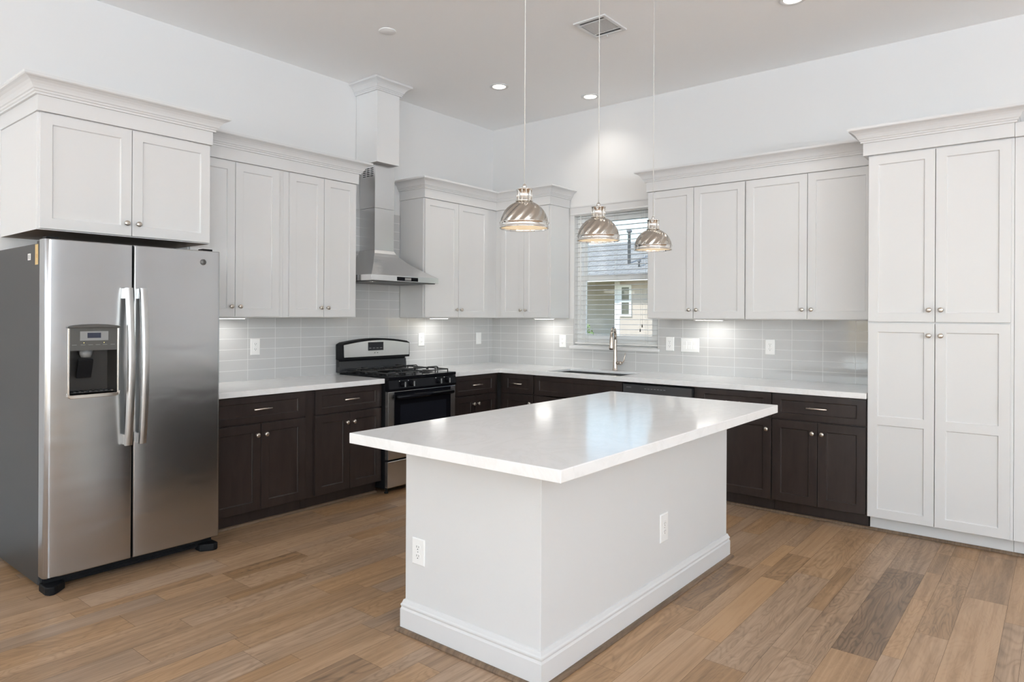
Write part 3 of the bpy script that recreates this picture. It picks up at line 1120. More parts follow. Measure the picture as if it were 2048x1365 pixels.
# ------------------------------------------------------------------ range hood
r = thing('range_hood', 'stainless steel chimney range hood above the gas range', 'range hood', (0.25, -1.695, 1.695))
y0, y1, xf = -2.072, -1.32, 0.50
c0, c1, cxf = -1.803, -1.585, 0.215
m = MB()
rows = []
n = 8
vs_, fs = [], []
for k in range(n + 1):
    t = k / n
    e = t ** 1.0
    q = 1 - (1 - t) ** 1.45        # slightly flared slope
    ya = y0 + 0.004 + (c0 - y0 - 0.004) * q
    yb = y1 - 0.004 + (c1 - y1 + 0.004) * q
    xx = xf - 0.004 + (cxf - xf + 0.004) * q
    z = 1.745 + 0.232 * t
    vs_ += [(0.009, ya, z), (xx, ya, z), (xx, yb, z), (0.009, yb, z)]
for k in range(n):
    for i in range(3):
        fs.append((4 * k + i, 4 * k + i + 1, 4 * k + 5 + i, 4 * k + 4 + i))
    fs.append((4 * k + 3, 4 * k, 4 * k + 4, 4 * k + 7))
fs += [(3, 2, 1, 0), (4 * n, 4 * n + 1, 4 * n + 2, 4 * n + 3)]
m.add(vs_, fs, 0, False)
m.build('canopy', M_HOOD, r)
b = MB().box((0.009, y0, 1.697), (xf, y1, 1.7448)).build('front_band', M_HOOD, r, bevel=0.002)
ct = MB().box((xf + 0.0002, -1.80, 1.703), (xf + 0.002, -1.565, 1.735)).build('control_strip', M_BLACK, b)
MB().box((xf + 0.0022, -1.715, 1.7085), (xf + 0.003, -1.645, 1.730)).build('display', M_LCDF, b)
m = MB().box((0.03, y0 + 0.02, 1.690), (xf - 0.02, y1 - 0.02, 1.6968))
m.build('filter', M_GRILLE, r)
for yy in (-1.99, -1.40):
    MB().lathe([(0.0001, 1.6875), (0.028, 1.6875), (0.03, 1.6898), (0, 1.6898)], lambda a, bb, h: (xf - 0.09 + a, yy + bb, h), 20).build('lamp_lens', M_CHROME, r)
MB().box((0.009, c0 + 0.0015, 1.9775), (cxf - 0.0015, c1 - 0.0015, 2.34)).build('lower_chimney', M_HOOD, r, bevel=0.0015)
m = MB().box((0.009, c0 - 0.0005, 2.341), (cxf + 0.0005, c1 + 0.0005, 2.7185))
for side, sgn in ((c0 - 0.0008, -1), (c1 + 0.0008, 1)):
    for i in range(3):
        for j in range(5):
            m.box((0.055 + i * 0.05, side, 2.615 + j * 0.016), (0.092 + i * 0.05, side + sgn * 0.0008, 2.622 + j * 0.016), 1)
m.build('upper_chimney', [M_HOOD, M_SLOT], r)

# ------------------------------------------------------------------ gas range
r = thing('gas_range', 'freestanding stainless and black gas range under the hood', 'range', (0.36, -1.678, 0))
U0, U1 = -2.057, -1.297
MB().box((U0, 0.02, 0.04), (U1, 0.655, 0.898), T=TL).build('body', M_BLACKM, r, bevel=0.002)
m = MB().grid_solid([U0 - 0.002, U0 + 0.03, U1 - 0.03, U1 + 0.002], [0.075, 0.10, 0.655, 0.70], lambda i, j: True, 0.8985, 0.926, TL)
m.build('cooktop', M_BLACK, r, bevel=0.006, bseg=3)
# sloped control panel
m = MB().prism([(0.6555, 0.815), (0.70, 0.815), (0.703, 0.83), (0.695, 0.897), (0.6555, 0.897)], lambda p, t: TL(t, p[0], p[1]), U0, U1)
for u in (-1.945, -1.85, -1.54, -1.44):
    m.box((u - 0.003, 0.6975, 0.886), (u + 0.003, 0.6985, 0.891), 1, T=TL)
cpn = m.build('control_panel', [M_BLACK, M_LABELW], r)
for u in (-1.915, -1.818, -1.51, -1.408):
    kb = MB().lathe([(0.0001, 0), (0.023, 0), (0.0235, 0.006), (0.019, 0.012), (0.0175, 0.028), (0.015, 0.031), (0, 0.031)], lambda a, b_, h: TL(u + a, 0.70 + h, 0.862 + b_), 20).build('burner_knob', M_BLACK, cpn)
    MB().box((u - 0.004, 0.7315, 0.842), (u + 0.004, 0.7375, 0.882), T=TL).build('knob_grip', M_LCDF, cpn)
# oven door
d = MB().grid_solid([U0 + 0.001, U0 + 0.062, U1 - 0.062, U1 - 0.001], [0.272, 0.37, 0.79, 0.808], lambda i, j: True, 0.6555, 0.694, lambda u, z, t: TL(u, t, z)).build('oven_door', M_STEEL, r, bevel=0.003)
MB().box((U0 + 0.064, 0.6943, 0.372), (U1 - 0.064, 0.7, 0.806), T=TL).build('door_glass', M_BLACK, d, bevel=0.002)
MB().box((U0 + 0.12, 0.7003, 0.42), (U1 - 0.12, 0.7012, 0.70), T=TL).build('oven_window', M_OVGLASS, d)
m = MB().tube([TL(U0 + 0.066, 0.728, 0.765), TL(U1 - 0.066, 0.728, 0.765)], 0.021, 16)
for u in (U0 + 0.09, U1 - 0.09):
    m.box((u - 0.02, 0.6995, 0.752), (u + 0.02, 0.722, 0.778), T=TL)
m.build('door_handle', M_BLACK, d)
dr = MB().box((U0 + 0.001, 0.6555, 0.05), (U1 - 0.001, 0.692, 0.258), T=TL).build('storage_drawer', M_STEEL, r, bevel=0.004)
for u in (U0 + 0.03, U1 - 0.03):
    for vv in (0.08, 0.64):
        MB().lathe([(0.0001, 0.0005), (0.016, 0.0005), (0.017, 0.012), (0.008, 0.016), (0.008, 0.0398), (0, 0.0398)], lambda a, b_, h: TL(u + a, vv + b_, h), 14).build('leveling_foot', M_BLACKM, r)
# backguard: arched housing
arch = [(U0, 1.035)]
for k in range(25):
    t = k / 24
    u = U0 + (U1 - U0) * t
    e = min(1, min(t, 1 - t) / 0.05)
    arch.append((u, 1.165 + 0.012 * math.sin(e * math.pi / 2) + 0.034 * math.sin(math.pi * t)))
arch.append((U1, 1.035))
bgd = MB().prism(arch, lambda p, t: TL(p[0], t, p[1]), 0.02, 0.108).build('backguard', M_BLACKM, r, bevel=0.004)
face = [(U0 + 0.018, 1.055)]
for k in range(25):
    t = k / 24
    u = U0 + 0.014 + (U1 - U0 - 0.022) * t
    face.append((u, 1.160 + 0.034 * math.sin(math.pi * t)))
face.append((U1 - 0.012, 1.055))
m = MB().prism(face, lambda p, t: TL(p[0], t, p[1]), 0.1082, 0.1115)
for u in (-1.71, -1.68):
    m.box((u - 0.006, 0.1117, 1.082), (u + 0.006, 0.1122, 1.088), 1, T=TL)
m.build('steel_fascia', [M_STEEL, M_SLOT], bgd)
m = MB().box((-1.785, 0.1117, 1.105), (-1.615, 0.1135, 1.178), T=TL)
for k in range(4):
    m.box((-1.775 + k * 0.04, 0.1136, 1.125), (-1.75 + k * 0.04, 0.1139, 1.129), 1, T=TL)
m.build('clock_display', [M_OVGLASS, M_BADGE2], bgd)
m = MB().prism([(0.02, 0.9265), (0.078, 0.9265), (0.07, 0.94), (0.062, 1.018), (0.05, 1.0348), (0.02, 1.0348)], lambda p, t: TL(t, p[0], p[1]), U0 + 0.004, U1 - 0.004)
m.build('splash_panel', mat('dark_splash_enamel', (0.022, 0.022, 0.024), 0.2, spec=0.3), r, bevel=0.002)
# burners + grates
for u in (-1.87, -1.484):
    for v in (0.24, 0.52):
        MB().lathe([(0.0001, 0.9265), (0.06, 0.9265), (0.055, 0.931), (0.035, 0.932), (0.035, 0.94), (0.03, 0.946), (0, 0.946)], lambda a, b_, h: TL(u + a, v + b_, h), 24).build('burner', M_IRON, r)
for ua, ub in ((-2.02, -1.72), (-1.634, -1.334)):
    m = MB()
    R_ = 0.0052
    z = 0.957
    um = (ua + ub) / 2
    for va, vb in ((0.125, 0.372), (0.388, 0.635)):
        vm = (va + vb) / 2
        loop = [(ua, va), (ub, va), (ub, vb), (ua, vb), (ua, va)]
        m.tube([TL(p[0], p[1], z - 0.008) for p in loop], R_, 8)
        for s in (-1, 1):     # four fingers with turned-down looped ends
            x_out = ua if s < 0 else ub
            m.tube([TL(x_out, vm, 0.928), TL(x_out, vm, z), TL(x_out - s * 0.012, vm, z + 0.008), TL(um + s * 0.028, vm, z + 0.008)], R_, 8)
            v_out = va if s < 0 else vb
            m.tube([TL(um, v_out, 0.928), TL(um, v_out, z), TL(um, v_out - s * 0.012, z + 0.008), TL(um, vm + s * 0.028, z + 0.008)], R_, 8)
        for cu in (ua, ub):
            for cv in (va, vb):
                m.tube([TL(cu, cv, 0.9265), TL(cu, cv, z - 0.008)], R_, 8)
    m.build('grate', M_IRON, r)

# ------------------------------------------------------------------ refrigerator
r = thing('refrigerator', 'stainless side-by-side refrigerator with door water dispenser at the left', 'refrigerator', (0.45, -3.976, 0))
Y0, Y1, YM = -4.432, -3.52, -4.016
ZB, ZT, XF, XB = 0.08, 1.790, 0.86, 0.778
MB().box((0.06, Y0 + 0.002, 0.03), (0.768, Y1 - 0.002, 1.772)).build('case', M_FSIDE, r, bevel=0.003)
MB().box((0.768, Y0 + 0.012, 0.085), (0.7775, Y1 - 0.012, 1.765)).build('door_gasket', M_BLACKM, r)


def fridge_door(ya, yb, hole, rl, rr):
    """door swept from a plan curve with rounded vertical edges, optional rectangular opening in the face"""
    pl = []
    for k in range(7):
        a = math.pi / 2 * k / 6
        pl.append((XF - rl + rl * math.sin(a), ya + rl - rl * math.cos(a)))
    inner = []
    if hole:
        inner = [hole[0], hole[1]]
    ys = sorted(set([ya + rl, yb - rr] + [ya + rl + (yb - rr - ya - rl) * i / 8 for i in range(1, 8)] + inner))
    for y in ys[1:-1]:
        t = (y - ya) / (yb - ya)
        pl.append((XF + 0.003 * math.sin(math.pi * t), y))
    for k in range(7):
        a = math.pi / 2 * k / 6
        pl.append((XF - rr + rr * math.cos(a), yb - rr + rr * math.sin(a)))
    zs = [ZB, ZB + 0.004, ZT - 0.004, ZT]
    if hole:
        zs = [ZB, ZB + 0.004, hole[2], hole[3], ZT - 0.004, ZT]
    m = MB()
    vs_ = []
    for j, z in enumerate(zs):
        e = 0.003 if j in (0, len(zs) - 1) else 0
        for x, y in pl:
            vs_.append((x - e, y, z))
    n = len(pl)
    fs = []
    for j in range(len(zs) - 1):
        for i in range(n - 1):
            if hole and zs[j] == hole[2] and pl[i][1] >= hole[0] - 1e-6 and pl[i + 1][1] <= hole[1] + 1e-6 and pl[i][0] > XF - 0.002:
                continue
            fs.append((j * n + i, j * n + i + 1, (j + 1) * n + i + 1, (j + 1) * n + i))
    b0 = len(vs_)
    vs_ += [(XB, ya, ZB), (XB, yb, ZB), (XB, yb, ZT), (XB, ya, ZT)]
    J = len(zs) - 1
    fs.append((b0, b0 + 1, b0 + 2, b0 + 3))
    fs.append(tuple([b0] + [i for i in range(n)] + [b0 + 1]))
    fs.append(tuple([b0 + 3] + [J * n + i for i in range(n)] + [b0 + 2]))
    fs.append(tuple([b0] + [j * n for j in range(len(zs))] + [b0 + 3]))
    fs.append(tuple([b0 + 1] + [j * n + n - 1 for j in range(len(zs))] + [b0 + 2]))
    for f in fs:
        m.add([], [])
    m.add(vs_, fs, 0, True)
    return m


HOLE = (-4.324, -4.096, 0.992, 1.343)
fd = fridge_door(Y0, YM - 0.004, HOLE, 0.028, 0.008).build('freezer_door', M_FRIDGE, r, label='narrow left stainless door with the ice and water dispenser')
rd = fridge_door(YM + 0.004, Y1, None, 0.008, 0.016).build('refrigerator_door', M_FRIDGE, r, label='wide right stainless door with a round grey badge')
for dd in (fd, rd):
    md = dd.modifiers.new('ws', 'EDGE_SPLIT')
    md.split_angle = math.radians(32)


def fridge_handle(y, parent):
    m = MB()
    prof = [(-0.019, -0.004), (-0.0165, -0.013), (0.0165, -0.013), (0.019, -0.004), (0.0165, 0.009), (0.009, 0.0125), (-0.009, 0.0125), (-0.0165, 0.009)]
    N = 24
    vs_, fs = [], []
    za, zb = 0.705, 1.555
    k = len(prof)
    for i in range(N + 1):
        t = i / N
        z = za + (zb - za) * t
        x = XF + 0.036 + 0.034 * math.sin(math.pi * t) ** 0.9
        for a, b_ in prof:
            vs_.append((x + b_, y + a, z))
    for i in range(N):
        for j in range(k):
            j2 = (j + 1) % k
            fs.append((i * k + j, i * k + j2, (i + 1) * k + j2, (i + 1) * k + j))
    m.add(vs_, fs, 0, True)
    m.add([vs_[j] for j in range(k)], [tuple(range(k))])
    m.add([vs_[N * k + j] for j in range(k)], [tuple(range(k))])
    for z0_, z1_ in ((0.708, 0.762), (1.498, 1.552)):
        m.box((XF - 0.001, y - 0.015, z0_), (XF + 0.040, y + 0.015, z1_))
    o = m.build('handle', M_HANDLE, parent)
    md = o.modifiers.new('ws', 'EDGE_SPLIT')
    md.split_angle = math.radians(35)


fridge_handle(-4.052, fd)
fridge_handle(-3.980, rd)
# badge with ring and monogram
by, bz = -3.628, 1.722
MB().lathe([(0.0001, 0), (0.017, 0), (0.0172, 0.0025), (0, 0.003)], lambda a, b_, h: (XF + 0.0025 + h, by + a, bz + b_), 28).build('badge', M_BADGE, rd)
m = MB()
m.tube([(XF + 0.0057, by + 0.0145 * math.cos(a), bz + 0.0145 * math.sin(a)) for a in [2 * math.pi * k / 24 for k in range(25)]], 0.0006, 5)
for s in (-1, 1):
    m.tube([(XF + 0.0057, by + s * 0.004 + 0.0048 * math.cos(a), bz + 0.006 * math.sin(a) + s * 0.0008) for a in [0.4 + 5.0 * k / 14 for k in range(15)]], 0.0008, 5)
m.tube([(XF + 0.0057, by - 0.009, bz - 0.001), (XF + 0.0057, by + 0.009, bz + 0.001)], 0.0007, 5)
m.build('badge_mark', M_BADGE2, rd)
# dispenser
hy0, hy1, hz0, hz1 = HOLE
dp = MB()
xb = XF - 0.078
zm = 1.222
vs_ = [(XF + 0.001, hy0, hz0), (XF + 0.001, hy1, hz0), (XF + 0.001, hy1, zm), (XF + 0.001, hy0, zm), (xb, hy0 + 0.02, hz0 + 0.01), (xb, hy1 - 0.02, hz0 + 0.01), (xb, hy1 - 0.02, zm), (xb, hy0 + 0.02, zm)]
dp.add(vs_, [(4, 5, 6, 7), (0, 1, 5, 4), (1, 2, 6, 5), (3, 0, 4, 7), (2, 3, 7, 6)])
dsp = dp.build('dispenser_recess', mat('dispenser_cavity', (0.022, 0.020, 0.018), 0.3), r, recalc=False)
m = MB().box((XF - 0.03, hy0, zm), (XF + 0.004, hy1, hz1))
for yy in (-4.302, -4.262, -4.226, -4.192, -4.158, -4.120):
    m.box((XF + 0.0042, yy - 0.011, 1.2505), (XF + 0.0046, yy + 0.011, 1.2525), 1)
pan = m.build('dispenser_panel', [M_FPANEL, M_LCDF], r)
# arched brow over the panel
brow = [(hy0 - 0.012, hz1 - 0.003)] + [(hy0 - 0.012 + (hy1 - hy0 + 0.024) * k / 16, hz1 + 0.004 + 0.013 * math.sin(math.pi * k / 16) ** 0.6) for k in range(17)] + [(hy1 + 0.012, hz1 - 0.003)]
MB().prism(brow, lambda p, t: (t, p[0], p[1]), XF - 0.002, XF + 0.016).build('dispenser_brow', M_FPANEL, pan, bevel=0.003)
m = MB()
for ya, yb in ((hy0 - 0.007, hy0 + 0.002), (hy1 - 0.002, hy1 + 0.007)):
    m.box((XF - 0.004, ya, hz0 - 0.005), (XF + 0.006, yb, hz1 - 0.004))
m.prism([(hy0 - 0.012, hz0 + 0.012), (hy0 - 0.010, hz0 - 0.006), (hy0 + 0.004, hz0 - 0.016), (hy1 - 0.004, hz0 - 0.016), (hy1 + 0.010, hz0 - 0.006), (hy1 + 0.012, hz0 + 0.012), (hy1 - 0.002, hz0 + 0.002), (hy0 + 0.002, hz0 + 0.002)],
        lambda p, t: (t, p[0], p[1]), XF - 0.004, XF + 0.012)
m.build('dispenser_trim', M_CHROME, r, bevel=0.002)
MB().box((XF + 0.0042, -4.276, 1.274), (XF + 0.0055, -4.142, 1.322)).build('display_surround', M_LCDF, pan)
MB().box((XF + 0.0057, -4.242, 1.287), (XF + 0.0064, -4.178, 1.314)).build('display_window', M_LCD, pan)
for yy in (-4.258, -4.162):
    MB().lathe([(0.0001, 0), (0.0016, 0), (0, 0.001)], lambda a, b_, h: (XF + 0.0043 + h, yy + a, 1.262 + b_), 10).build('indicator_light', M_LED, pan)
MB().lathe([(0.0001, 1.2215), (0.032, 1.2215), (0.028, 1.2), (0.022, 1.185), (0, 1.185)], lambda a, b_, h: (XF - 0.035 + a, -4.236 + b_, h), 20).build('nozzle', M_SLOTG, dsp)
pd = [(XF - 0.025, 1.178), (XF - 0.014, 1.172), (XF - 0.045, 1.075), (XF - 0.056, 1.079)]
MB().prism(pd, lambda p, t: (p[0], t, p[1]), -4.276, -4.205).build('paddle', M_BLACKM, dsp, bevel=0.003)
m = MB().box((xb + 0.004, hy0 + 0.012, hz0 + 0.0105), (XF - 0.004, hy1 - 0.012, hz0 + 0.0135))
for k in range(8):
    m.box((xb + 0.006, hy0 + 0.022 + k * 0.025, hz0 + 0.0136), (XF - 0.006, hy0 + 0.034 + k * 0.025, hz0 + 0.018))
m.build('drip_tray', M_SLOT, dsp)
# base grille, feet, hinge covers, labels
m = MB().box((0.70, Y0 + 0.02, 0.022), (0.80, Y1 - 0.02, 0.074))
for k in range(3):
    m.box((0.8, Y0 + 0.12, 0.03 + k * 0.015), (0.806, Y1 - 0.12, 0.036 + k * 0.015))
m.build('base_grille', M_BLACKM, r)
for ys in (Y0 + 0.005, Y1 - 0.105):
    m = MB().prism([(0.77, ys), (0.86, ys), (0.885, ys + 0.012), (0.888, ys + 0.035), (0.872, ys + 0.055), (0.83, ys + 0.10), (0.77, ys + 0.10)] if ys < -4 else
                   [(0.77, ys), (0.83, ys), (0.86, ys + 0.045), (0.868, ys + 0.065), (0.865, ys + 0.088), (0.85, ys + 0.10), (0.77, ys + 0.10)],
                   lambda p, t: (p[0], p[1], t), 0.0005, 0.042)
    m.build('leg_cover', M_BLACKM, r, bevel=0.005)
for ys in (Y0 + 0.06, Y1 - 0.06):
    MB().box((0.10, ys - 0.03, 0.0005), (0.16, ys + 0.03, 0.0298)).build('rear_roller', M_BLACKM, r)
for ya, yb in ((Y0 + 0.01, Y0 + 0.1), (Y1 - 0.1, Y1 - 0.01)):
    MB().box((0.70, ya, 1.7725), (0.835, yb, 1.789)).build('hinge_cover', M_FSIDE if ya < -4 else M_BLACKM, r, bevel=0.004)
    MB().box((XB + 0.005, ya, 1.7905), (XF - 0.02, ya + 0.06, 1.803)).build('hinge', M_BLACKM, r, bevel=0.002)
lb = MB().box((0.594, Y0 + 0.0012, 1.692), (0.638, Y0 + 0.0018, 1.726)).build('white_label', M_LABELW, r, label='small white printed label')
m = MB()
for k in range(4):
    m.box((0.599 , Y0 + 0.0006, 1.699 + k * 0.006), (0.632 - 0.004 * (k % 2), Y0 + 0.0011, 1.702 + k * 0.006))
m.build('label_print', M_PRINT, lb)
lb = MB().box((0.708, Y0 + 0.0012, 1.664), (0.752, Y0 + 0.0018, 1.768)).build('yellow_label', M_LABELY, r, label='yellow strip label')
m = MB()
for k in range(5):
    m.box((0.722, Y0 + 0.0006, 1.70 + k * 0.004), (0.742, Y0 + 0.0011, 1.7018 + k * 0.004))
m.build('label_print', M_PRINTO, lb)

# ------------------------------------------------------------------ island
IX0, IX1, IY0, IY1 = 2.524, 3.279, -3.53, -1.70
r = thing('kitchen_island', 'white kitchen island body with tall baseboard in the middle of the floor', 'kitchen island', (2.9, -2.6, 0))
m = MB().grid_solid([IX0, IX0 + 0.10, IX1 - 0.10, IX1], [IY0, IY0 + 0.10, IY1 - 0.10, IY1], lambda i, j: j in (0, 2) or i == 2, 0.0005, 0.8695, lambda u, w_, t: (u, w_, t))
m.build('pony_wall', M_ISLE, r, bevel=0.002)
BASE = [(0.0, 0.018), (0.016, 0.018), (0.016, 0.098), (0.0135, 0.102), (0.0115, 0.107), (0.013, 0.111), (0.015, 0.115), (0.0145, 0.120), (0.010, 0.125), (0.008, 0.131), (0.005, 0.139), (0.0, 0.141)]
path = [(IX0, IY0 + 0.1), (IX0, IY0), (IX1, IY0), (IX1, IY1), (IX0, IY1), (IX0, IY1 - 0.1)]
MB().sweep([(x, y) for x, y in path], [(d + 0.0006, z) for d, z in BASE]).build('baseboard', M_TRIM, r)
SHOE = [(0.0, 0.0006), (0.018, 0.0006), (0.018, 0.006), (0.015, 0.012), (0.009, 0.0165), (0.0, 0.0178)]


def plank_attr(o):
    ca = o.data.color_attributes.new('plank', 'FLOAT_COLOR', 'CORNER')
    for i in range(len(ca.data)):
        ca.data[i].color = (0.45, 0.15, 0.4, 1)
    return o


plank_attr(MB().sweep(path, [(d + 0.0166, z) for d, z in SHOE]).build('shoe_molding', M_SHOE, r))
# dark cabinet doors on the island's range side
ic = [IY0 + 0.10, IY0 + 0.10 + 0.543, IY0 + 0.10 + 1.086, IY1 - 0.10]
TI = lambda u, v, z: (IX0 + 0.09 - v, u, z)
MB().box((IX0 + 0.0205, IY0 + 0.1005, 0.0005), (IX1 - 0.1005, IY1 - 0.1005, 0.8695)).build('cabinet_box', M_DARK, r)
for a, b in zip(ic[:-1], ic[1:]):
    door(TI, a + 0.004, (a + b) / 2 - 0.002, 0.105, 0.683, 0.07, r, M_DARK, 'b', True, name='cabinet_door')
    door(TI, (a + b) / 2 + 0.002, b - 0.004, 0.105, 0.683, 0.07, r, M_DARK, 'a', True, name='cabinet_door')
    drawer(TI, a + 0.004, b - 0.004, 0.693, 0.862, 0.07, r, M_DARK)
o = MB().box((2.466, -3.800, 0.870), (3.556, -1.650, 0.914)).build('countertop', M_Q, bevel=0.003)
tag(o, 'large white quartz countertop slab overhanging the kitchen island', 'countertop')

# shoe mouldings of the cabinet runs (part of the setting)
plank_attr(MB().sweep([(0.5502, -3.49), (0.5502, -2.063)], SHOE).build('trim_1', M_SHOE, kind='structure'))
plank_attr(MB().sweep([(0.5502, -1.283), (0.5502, -0.5502), (3.815, -0.5602), (4.76, -0.5602)], SHOE).build('trim_2', M_SHOE, kind='structure'))
m = MB()
for path in ([(0.0, RY), (0.0, -4.47)],):
    m.sweep([(x + 0.0006, y) for x, y in path], [(d, z * 1.0) for d, z in BASE])
m.build('baseboard_left', M_TRIM, kind='structure')
MB().sweep([(4.762, -0.0006), (RX, -0.0006)], BASE).build('baseboard_back', M_TRIM, kind='structure')


# ------------------------------------------------------------------ outlets and switches
def plate(name, label, fn, cw, ch, devices, cat, group=None, loc=(0, 0, 0)):
    """fn(a, b, d): a across, b up, d out of the wall"""
    r = thing(name, label, cat, loc, group)
    e = 0.004
    vs_ = [fn(x, y, 0.0006) for x, y in ((-cw, -ch), (cw, -ch), (cw, ch), (-cw, ch))] + [fn(x, y, 0.003) for x, y in ((-cw, -ch), (cw, -ch), (cw, ch), (-cw, ch))] + \
          [fn(x, y, 0.0062) for x, y in ((-cw + e, -ch + e), (cw - e, -ch + e), (cw - e, ch - e), (-cw + e, ch - e))]
    fs = [(3, 2, 1, 0), (8, 9, 10, 11)]
    for k in range(4):
        k2 = (k + 1) % 4
        fs += [(k, k2, 4 + k2, 4 + k), (4 + k, 4 + k2, 8 + k2, 8 + k)]
    MB().add(vs_, fs).build('wall_plate', M_PLASTIC, r)

    def bx(a0, a1, b0, b1, d0, d1):
        m = MB()
        m.add([fn(a0, b0, d0), fn(a1, b0, d0), fn(a1, b1, d0), fn(a0, b1, d0), fn(a0, b0, d1), fn(a1, b0, d1), fn(a1, b1, d1), fn(a0, b1, d1)],
              [(0, 3, 2, 1), (4, 5, 6, 7), (0, 1, 5, 4), (1, 2, 6, 5), (2, 3, 7, 6), (3, 0, 4, 7)])
        return m
    for kind, off in devices:
        if kind == 'duplex':
            for s in (-1, 1):
                m = MB()
                oct_ = [(off + 0.0165 * math.cos(a) * 0.98, s * 0.0195 + max(-0.0135, min(0.0135, 0.0165 * math.sin(a)))) for a in [2 * math.pi * k / 24 for k in range(24)]]
                m.prism(oct_, lambda p, t: fn(p[0], p[1], t), 0.0058, 0.0078)
                rc = m.build('receptacle', M_PLASTIC, r, bevel=0.0006)
                m = MB()
                for a0, hh in ((-0.0066, 0.0045), (0.0066, 0.0036)):
                    q = bx(off + a0 - 0.0011, off + a0 + 0.0011, s * 0.0195 + 0.0035 - hh, s * 0.0195 + 0.0035 + hh, 0.0079, 0.0082)
                    m.add(q.v, q.f)
                hole = [(off + 0.0026 * math.cos(a), s * 0.0195 - 0.0075 + 0.0026 * math.sin(a)) for a in [2 * math.pi * k / 10 for k in range(10)]]
                m.prism(hole, lambda p, t: fn(p[0], p[1], t), 0.0079, 0.0082)
                m.build('slots', M_SLOT, rc)
            q = MB().prism([(off + 0.0025 * math.cos(a), 0.0025 * math.sin(a)) for a in [2 * math.pi * k / 10 for k in range(10)]], lambda p, t: fn(p[0], p[1], t), 0.0062, 0.0072)
            q.build('screw', M_LCDF, r)
        elif kind == 'gfci':
            o1 = bx(off - 0.0165, off + 0.0165, -0.0335, 0.0335, 0.0058, 0.0078).build('receptacle', M_PLASTIC, r, bevel=0.0008)
            m = MB()
            for s in (-1, 1):
                for a0, hh in ((-0.0062, 0.0045), (0.0062, 0.0036)):
                    q = bx(off + a0 - 0.0011, off + a0 + 0.0011, s * 0.02 + 0.003 - hh, s * 0.02 + 0.003 + hh, 0.0079, 0.0082)
                    m.add(q.v, q.f)
                hole = [(off + 0.0024 * math.cos(a), s * 0.02 - 0.006 + 0.0024 * math.sin(a)) for a in [2 * math.pi * k / 10 for k in range(10)]]
                m.prism(hole, lambda p, t: fn(p[0], p[1], t), 0.0079, 0.0082)
            m.build('slots', M_SLOT, o1)
            m = bx(off - 0.008, off + 0.008, -0.004, -0.0008, 0.0079, 0.0088)
            q = bx(off - 0.008, off + 0.008, 0.0008, 0.004, 0.0079, 0.0088)
            m.add(q.v, q.f)
            m.build('test_buttons', M_PLASTIC, o1)
        else:   # rocker
            m = MB()
            m.add([fn(off - 0.0165, -0.0335, 0.0058), fn(off + 0.0165, -0.0335, 0.0058), fn(off + 0.0165, 0.0335, 0.0058), fn(off - 0.0165, 0.0335, 0.0058),
                   fn(off - 0.0165, -0.0335, 0.0112), fn(off + 0.0165, -0.0335, 0.0112), fn(off + 0.0165, 0, 0.0078), fn(off - 0.0165, 0, 0.0078),
                   fn(off + 0.0165, 0.0335, 0.0095), fn(off - 0.0165, 0.0335, 0.0095)],
                  [(0, 3, 2, 1), (4, 5, 6, 7), (7, 6, 8, 9), (0, 1, 5, 4), (3, 9, 8, 2), (1, 2, 8, 6, 5), (0, 4, 7, 9, 3)])
            m.build('rocker', M_PLASTIC, r)
    return r


def on_left(y, z, x=0.008):
    return (lambda a, b, d: (x + d, y + a, z + b)), (x, y, z)


def on_back(x_, z, y=-0.008):
    return (lambda a, b, d: (x_ + a, y - d, z + b)), (x_, y, z)


def on_front(x_, z, y):
    return (lambda a, b, d: (x_ + a, y - d, z + b)), (x_, y, z)


PW, PH = 0.0395, 0.062
f, l_ = on_left(-2.792, 1.168); plate('outlet', 'white duplex outlet on the tile beside the refrigerator', f, PW, PH, [('gfci', 0)], 'outlet', loc=l_)
f, l_ = on_left(-1.058, 1.182); plate('outlet', 'white outlet on the tile just right of the gas range', f, PW, PH, [('gfci', 0)], 'outlet', loc=l_)
f, l_ = on_left(-0.23, 1.176); plate('light_switch', 'white single rocker switch on the tile near the room corner', f, PW, PH, [('rocker', 0)], 'light switch', loc=l_)
f, l_ = on_back(0.935, 1.166); plate('outlet', 'white outlet on the tile between the corner and the window', f, PW, PH, [('gfci', 0)], 'outlet', loc=l_)
f, l_ = on_back(2.092, 1.172); plate('outlet', 'white outlet on the tile right of the window, beside the triple switch', f, PW, PH, [('duplex', 0)], 'outlet', loc=l_)
f, l_ = on_back(2.281, 1.166); plate('light_switch', 'white triple rocker switch plate right of the window', f, 0.084, 0.06, [('rocker', -0.046), ('rocker', 0), ('rocker', 0.046)], 'light switch', loc=l_)
f, l_ = on_back(2.970, 1.172); plate('outlet', 'white outlet on the tile nearest the pantry', f, PW, PH, [('duplex', 0)], 'outlet', loc=l_)
f, l_ = on_front(2.610, 0.371, IY0); plate('outlet', 'white outlet low on the front face of the island', f, PW, PH - 0.004, [('duplex', 0)], 'outlet', loc=l_)
fi = lambda a, b, d: (IX1 + d, -2.512 + a, 0.369 + b)
plate('outlet', 'white outlet low on the right long side of the island', fi, PW + 0.002, PH + 0.008, [('duplex', 0)], 'outlet', loc=(IX1, -2.512, 0.369))


